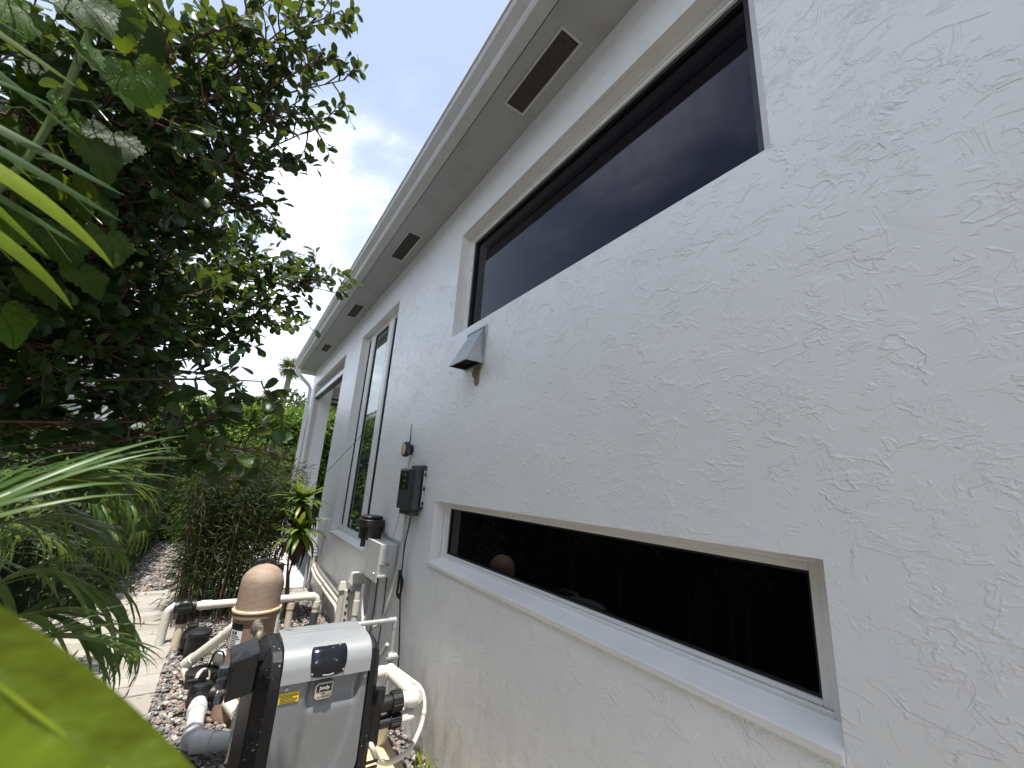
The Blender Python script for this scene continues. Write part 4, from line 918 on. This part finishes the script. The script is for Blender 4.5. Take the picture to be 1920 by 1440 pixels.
def bez(pts, n):
    pts = [Vector(p_) for p_ in pts]; o = []
    seg = len(pts)-1
    for k in range(n+1):
        q = k/n*seg; i = min(int(q), seg-1); t_ = q-i
        p0 = pts[max(i-1, 0)]; p1 = pts[i]; p2 = pts[i+1]; p3 = pts[min(i+2, seg)]
        o.append(.5*((2*p1)+(p2-p0)*t_+(2*p0-5*p1+4*p2-p3)*t_*t_+(3*p1-p0-3*p2+p3)*t_**3))
    return o
def frond(parent, pts, npair, Lmax, mat='palm_leaf', vdroop=(1, 3), rr0=.007, spread=1.0, wsc=1.0, start=.15, upv=(0, 0, 1), fwd=.55):
    c_ = bez(pts, 24)
    fr = MB().tube(c_, [rr0*(1-.8*k/24) for k in range(25)], 6, False).build('frond', 'stem_green', parent, smooth=60, fix=False)
    for k in range(npair):
        q = start+(1-start)*k/(npair-1); i = min(int(q*24), 23); p_ = c_[i].lerp(c_[i+1], q*24-i); t_ = (c_[i+1]-c_[i]).normalized()
        side = t_.cross(Vector(upv)).normalized()
        for s in (-1, 1):
            L_ = Lmax*(.55+.6*math.sin(math.pi*min(1, .18+.75*q)))*rnd.uniform(.85, 1.1)*(1-.25*q)
            f_ = fwd+.7*q**2+rnd.uniform(-.08, .08)
            d = t_*f_+side*s*spread*(1-.45*q)+Vector((0, 0, .22+rnd.uniform(-.12, .12)))
            placed(PL[mat][int(rnd.integers(vdroop[0], vdroop[1]+1))], 'leaflet', fr, p_, d, Vector(upv)+side*s*.25, L_, wsc)
    return fr
def cane_palm(name, label, base, tops, group=None):
    r_ = thing(name, label, 'palm', group)
    for (a, b) in tops: MB().tube([Vector(a), Vector(a).lerp(Vector(b), .5)+Vector((.02, 0, 0)), Vector(b)], [.02, .016, .012], 8).build('cane', 'stem_green', r_, smooth=60)
    return r_
# near palm: frond A fans across the middle left, frond B's long blades hang into the upper left corner
pa = cane_palm('areca_palm', 'nearest palm with a pale fanned frond at the left edge and yellow green blades above', (-.75, .95, 0), [((-.8, .95, -.05), (-.66, .95, 1.2)), ((-.85, .85, -.05), (-.80, .72, 2.2))])
frond(pa, [(-.66, .95, 1.2), P(-170, 1010, y=1.02), P(-40, 940, y=1.10), P(90, 908, y=1.18), P(185, 905, y=1.26)], 30, .36, 'palm_leaf', (1, 3), .006, .5, .55, .22, (-.35, -.55, .75), 1.05)
B_ = [(-30, 45, 153, 173, 'palm_leaf', 1.0), (-30, 115, 144, 261, 'palm_leaf', 1.0), (-30, 150, 130, 215, 'palm_leaf', .8), (-30, 232, 233, 375, 'palm_leaf', 1.0), (-30, 268, 226, 423, 'palm_leaf', .9),
      (-30, 305, 237, 500, 'palm_yellow', 1.35), (-30, 360, 88, 490, 'palm_yellow', 1.0), (-30, 425, 160, 585, 'palm_yellow', 1.3), (-30, 240, 62, 345, 'palm_yellow', .8), (-40, 20, 60, 80, 'palm_leaf', .9), (-40, 350, 150, 470, 'palm_leaf', .9)]
fb = MB().tube(bez([(-.80, .72, 2.2), P(-260, -60, y=.80), P(-120, 60, y=.86), P(-60, 250, y=.88), P(-50, 420, y=.88)], 16), [.008*(1-.7*k/16) for k in range(17)], 6, False).build('frond', 'stem_green', pa, smooth=60)
for (a, b, c_, d_, m_, ws) in B_:
    y_ = rnd.uniform(.70, .80); p0 = P(a-30, b-22, y=y_); p1 = P(c_, d_, y=y_+.05)
    dd_ = p1-p0; me = PL[m_][0 if ws < 1.2 else 1]
    k_ = .12 if ws < 1.2 else .3
    placed(me, 'leaflet', fb, p0, dd_+Vector((0, 0, k_*.5*dd_.length)), Vector((.35, -.9, .25)), dd_.length*1.03, ws*1.5)
# second palm: drooping dark fronds low on the left
pb = cane_palm('areca_palm', 'dark drooping palm low on the left beside the flagstone path', (-.95, 1.9, 0), [((-.95, 1.95, -.05), (-.85, 1.9, .9)), ((-1.0, 2.1, -.05), (-.95, 2.1, 1.1))])
for pts, npair, L_, dr_ in (
    ([(-.85, 1.9, .9), P(-40, 1110, y=1.85), P(90, 1075, y=1.85), P(190, 1120, y=1.85), P(245, 1190, y=1.88)], 17, .34, (2, 4)),
    ([(-.85, 1.9, .9), P(-40, 1190, y=1.75), P(80, 1150, y=1.75), P(180, 1200, y=1.75)], 16, .32, (2, 4)),
    ([(-.95, 2.1, 1.1), P(-40, 1000, y=2.2), P(100, 975, y=2.25), P(200, 1010, y=2.35)], 17, .36, (2, 4)),
    ([(-.95, 2.1, 1.1), P(-30, 930, y=2.5), P(120, 950, y=2.6), P(230, 1040, y=2.75)], 17, .36, (2, 4)),
    ([(-.85, 1.9, .9), P(-60, 1235, y=1.45), P(70, 1195, y=1.45), P(170, 1195, y=1.5), P(235, 1215, y=1.55)], 15, .24, (1, 3)),
    ([(-.85, 1.9, .9), P(-60, 1300, y=1.5), P(60, 1290, y=1.55), P(150, 1340, y=1.6)], 15, .26, (2, 4)),
    ([(-.95, 2.1, 1.1), P(-60, 860, y=2.2), P(60, 800, y=2.3), P(180, 800, y=2.4)], 17, .36, (1, 3))):
    frond(pb, pts, npair, L_, 'palm_leaf', dr_, .006)
pc = cane_palm('areca_palm', 'shaded palm in front of the low dark hedge at the back left', (-1.1, 3.4, 0), [((-1.1, 3.4, -.05), (-1.05, 3.4, .9)), ((-1.2, 4.3, -.05), (-1.15, 4.3, .8)), ((-1.15, 2.6, -.05), (-1.1, 2.6, .9))])
for k in range(17):
    b_ = Vector(((-1.05, 3.4, .9), (-1.15, 4.3, .8), (-1.1, 2.6, .9))[k % 3]); a = rnd.uniform(-2.2, 1.3); h_ = rnd.uniform(.25, .75); ln = rnd.uniform(.4, .62)
    dv_ = Vector((math.cos(a), math.sin(a), 0))
    frond(pc, [b_, b_+dv_*ln*.35+Vector((0, 0, h_)), b_+dv_*ln*.8+Vector((0, 0, h_*1.0)), b_+dv_*ln*1.15+Vector((0, 0, h_*.55))], 14, .36, 'palm_leaf', (2, 4), .006)

# ---- vine with big lobed leaves
vn = thing('climbing_vine', 'climbing vine with large toothed leaves hanging in the upper left corner', 'vine')
def lobed():
    n = 44; ring = []
    for k in range(n):
        a = 2*math.pi*k/n
        r_ = .50+.13*math.cos(a)+.055*math.cos(3*a)+.05*math.cos(5*a)+(.022 if k % 2 else -.012)
        if abs(a-math.pi) < .5: r_ *= .55+.45*abs(a-math.pi)/.5
        if k == 0: r_ += .10
        ring.append((.42+r_*math.cos(a)*.92, r_*math.sin(a)))
    v = [(.40, 0, 0)]+[(.40+(x-.40)*.55, y_*.55, .02-.10*abs(y_)*.3+.012*math.sin(7*k)) for k, (x, y_) in enumerate(ring)]+[(x, y_, .03+.10*abs(y_)-.16*x*x+.03*math.sin(5*k*.7)) for k, (x, y_) in enumerate(ring)]
    f = []
    for k in range(n):
        k2 = (k+1) % n; f += [(0, 1+k, 1+k2), (1+k, 1+n+k, 1+n+k2, 1+k2)]
    return np.array(v), f
vm = shape_mesh('leaf', lobed(), 'vine_leaf')
stem = bez([(-1.3, 1.6, 1.4), P(-150, 420, y=1.35), P(20, 330, y=1.3), P(110, 200, y=1.25), P(170, 60, y=1.2), P(240, -60, y=1.2)], 24)
MB().tube(stem, [.008]*25, 6).build('stem', 'stem_green', vn, smooth=60)
VL = [(215, 30, .14, 1.15), (120, 25, .15, 1.25), (55, 60, .15, 1.35), (190, 125, .17, 1.1), (262, 150, .14, 1.05), (110, 140, .14, 1.3), (50, 170, .15, 1.35), (150, 240, .15, 1.2), (90, 260, .14, 1.35), (215, 265, .13, 1.2),
      (180, 290, .13, 1.15), (60, 340, .15, 1.4), (140, 360, .13, 1.3), (190, 385, .13, 1.35), (205, 455, .12, 1.25), (120, 450, .14, 1.4), (40, 430, .15, 1.4), (160, 520, .12, 1.4), (70, 530, .14, 1.45), (20, 250, .14, 1.3), (270, 70, .12, 1.2), (10, 600, .14, 1.5), (165, 15, .13, 1.05), (20, 20, .14, 1.2)]
for (px, py, s_, y_) in VL:
    c_ = P(px, py, y=y_); d = Vector((rnd.uniform(.2, .8), rnd.uniform(-.3, .3), rnd.uniform(-.9, -.35))); up = Vector((rnd.uniform(-.5, .4), rnd.uniform(-1.0, -.2), rnd.uniform(.3, 1.0)))
    b_ = c_-d.normalized()*s_*.42
    s_ *= .8; placed(vm, 'leaf', vn, b_, d, up, s_)
    near = min(stem, key=lambda q: (q-b_).length)
    MB().tube([near, near.lerp(b_, .5)+Vector((0, 0, .03)), b_], .0018, 5, False).build('leaf_stalk', 'stem_green', vn)

# ---- big out of focus leaf at the lower left
bl = thing('broad_leaf_plant', 'broad shiny blurred leaf right in front of the lens at lower left', 'plant')
ax_ = bez([P(-420, 1010, y=.24), P(-200, 1150, y=.25), P(0, 1290, y=.257), P(200, 1440, y=.257), P(340, 1545, y=.25), P(450, 1630, y=.245)], 30)
v = []; f = []; NW = 8
for k, c_ in enumerate(ax_):
    q = k/30; t_ = (ax_[min(k+1, 30)]-ax_[max(k-1, 0)]).normalized()
    view = (c_-Vector((0, 0, HC))).normalized(); s = t_.cross(view).normalized(); nrm = s.cross(t_)
    hw = .0172*math.sin(math.pi*min(1, .08+.92*q))**.6
    for i in range(NW+1):
        u = i/NW*2-1; v.append(c_+s*u*hw+nrm*(-.34*hw*abs(u)**1.3+.07*hw*math.sin(q*19+u*2)+.05*hw*math.sin(q*43)))
f = [(k*(NW+1)+i, k*(NW+1)+i+1, (k+1)*(NW+1)+i+1, (k+1)*(NW+1)+i) for k in range(30) for i in range(NW)]
MB().add(v, f).build('leaf', 'big_leaf', bl, smooth=80)
MB().tube(ax_, [.0013*(1-.7*k/30) for k in range(31)], 6).build('midrib', 'palm_yellow', bl, smooth=60)
MB().tube(bez([ax_[0], ax_[0]+Vector((-.12, -.03, -.15)), Vector((-.36, .18, .7)), Vector((-.38, .2, -.04))], 12), [.004, .005, .006, .007]+[.008]*9, 6).build('stalk', 'stem_green', bl, smooth=60)

# ---- dracaena with two leafy heads beside the opening
dc = thing('dracaena_plant', 'dracaena with two leafy rosettes, green above and dark red below, by the lanai', 'plant')
DG = [strap(7, .10, dr_, 'dracaena_green', 'leaf', side=s_) for dr_, s_ in ((.3, .03), (.7, -.04), (1.1, 0))]; DR = [strap(7, .10, dr_, 'dracaena_red', 'leaf') for dr_ in (.9, 1.3)]
for (px, py, y_) in ((566, 935, 5.6), (562, 992, 5.5)):
    hd = P(px, py, y=y_); ft_ = Vector((hd.x+.06, hd.y+.08, -.02))
    MB().tube([ft_, ft_.lerp(hd, .5)+Vector((-.05, 0, 0)), hd], [.014, .011, .009], 8).build('stem', 'cane', dc, smooth=60)
    for k in range(80):
        a = k*2.4; e_ = 1.25-2.2*k/80; d = Vector((math.cos(a)*math.cos(e_), math.sin(a)*math.cos(e_), math.sin(e_)))
        lib = DG if k < 52 else DR
        placed(lib[k % len(lib)], 'leaf', dc, hd+Vector((0, 0, -.08*k/80)), d, (0, 0, 1) if abs(d.z) < .9 else (1, 0, 0), rnd.uniform(.26, .44), 1.0)

# ---- far palm and far trees
def fan():
    v = []; f = []; 
    for k in range(15):
        a = math.radians(-75+150*k/14); o_ = len(v); L_ = .95-.2*abs(k-7)/7
        d = (math.cos(a), math.sin(a)); n_ = (-d[1], d[0])
        for q, w in ((.0, .010), (.45, .032), (1, .003)):
            zz_ = -.25*q*q*(1+.3*(k % 2))
            v += [(.25+d[0]*q*L_+n_[0]*w, d[1]*q*L_+n_[1]*w, zz_), (.25+d[0]*q*L_-n_[0]*w, d[1]*q*L_-n_[1]*w, zz_)]
        f += [(o_, o_+1, o_+3, o_+2), (o_+2, o_+3, o_+5, o_+4)]
    o_ = len(v); v += [(0, .012, 0), (0, -.012, 0), (.27, -.012, 0), (.27, .012, 0)]; f.append((o_, o_+1, o_+2, o_+3))
    return np.array(v), f
fm = shape_mesh('frond', fan(), 'far_leaf')
fp = thing('fan_palm', 'tall thin fan palm far behind the hedge next to the gutter corner', 'palm')
ch = P(546, 692, y=34); MB().tube([(ch.x-.35, 34, -.05), (ch.x-.15, 34, ch.z*.5), (ch.x, 34, ch.z)], [.30, .22, .19], 10).build('trunk', 'bark_grey', fp, smooth=60)
for k in range(24):
    a = k*2.4; e_ = 1.25-2.0*k/24; d = Vector((math.cos(a)*math.cos(e_), math.sin(a)*math.cos(e_), math.sin(e_)))
    placed(fm, 'frond', fp, ch, d, (0, 0, 1) if abs(d.z) < .9 else (1, 0, 0), rnd.uniform(.95, 1.3))
def far_tree(label, px, py, y_, w, h_):
    t_ = thing('bushy_tree', label, 'tree', 'trees beyond the hedge')
    tp_ = P(px, py, y=y_); zt_ = tp_.z
    MB().tube([(tp_.x, y_, -.05), (tp_.x+.1, y_, zt_*.5), (tp_.x, y_, zt_-h_*.4)], [.16, .12, .05], 8).build('trunk', 'bark_grey', t_, smooth=60)
    n = 1500; u = unit(n)*(rnd.random((n, 1))**.4); pos = u*np.array([w, w, h_/2])+np.array([tp_.x, y_, zt_-h_/2])
    pos += .25*w*np.sin(pos*3.1+np.array([0, 1, 2]))
    o = obj('crown', scatter_mesh('crown', OVA, pos, unit(n)+u, unit(n), rnd.uniform(.18, .34, n), 'far_leaf'), t_); o['kind'] = 'stuff'
for lab, a in (('slim dark tree top showing over the hedge left of the fan palm', (503, 735, 24, .55, 3.2)), ('small dark tree top at the foot of the fan palm trunk', (552, 738, 25, .8, 3.0)), ('low dark tree top between fan palm and downspout', (572, 752, 22, .9, 2.6)),
               ('dark tree seen through the lanai opening', (622, 760, 18, 1.6, 3.6)), ('tall pale trunked tree further right inside the lanai opening', (640, 745, 20, 1.4, 4.5)), ('slim tree top just over the hedge nearest the broadleaf branches', (478, 742, 24, .5, 2.6))):
    far_tree(lab, *a)
# ---- weeds at the wall base
wd = thing('weed_tuft', 'small green weeds growing at the wall base beside the loop of hose', 'weeds')
wmesh = strap(5, .05, .5, 'palm_yellow', 'blade')
for k in range(22):
    a = rnd.uniform(0, 6.3); placed(wmesh, 'blade', wd, (1.235+rnd.normal()*.02, 2.58+rnd.normal()*.07, 0), (math.cos(a)*.4, math.sin(a)*.5, 1), (math.cos(a+1.5), math.sin(a+1.5), .2), rnd.uniform(.06, .16))

# ------------------------------------------------------------------ put each thing's Empty at its base
bpy.context.view_layer.update()
for r_ in [o for o in S.objects if o.type == 'EMPTY' and o.parent is None]:
    lo = np.full(3, 1e9); hi = -lo
    for c_ in r_.children_recursive:
        if c_.type == 'MESH' and len(c_.data.vertices):
            for q in c_.bound_box:
                w_ = c_.matrix_world @ Vector(q); lo = np.minimum(lo, w_); hi = np.maximum(hi, w_)
    loc = Vector(((lo[0]+hi[0])/2, (lo[1]+hi[1])/2, lo[2])); r_.location = loc
    for c_ in r_.children: c_.location = c_.location-loc
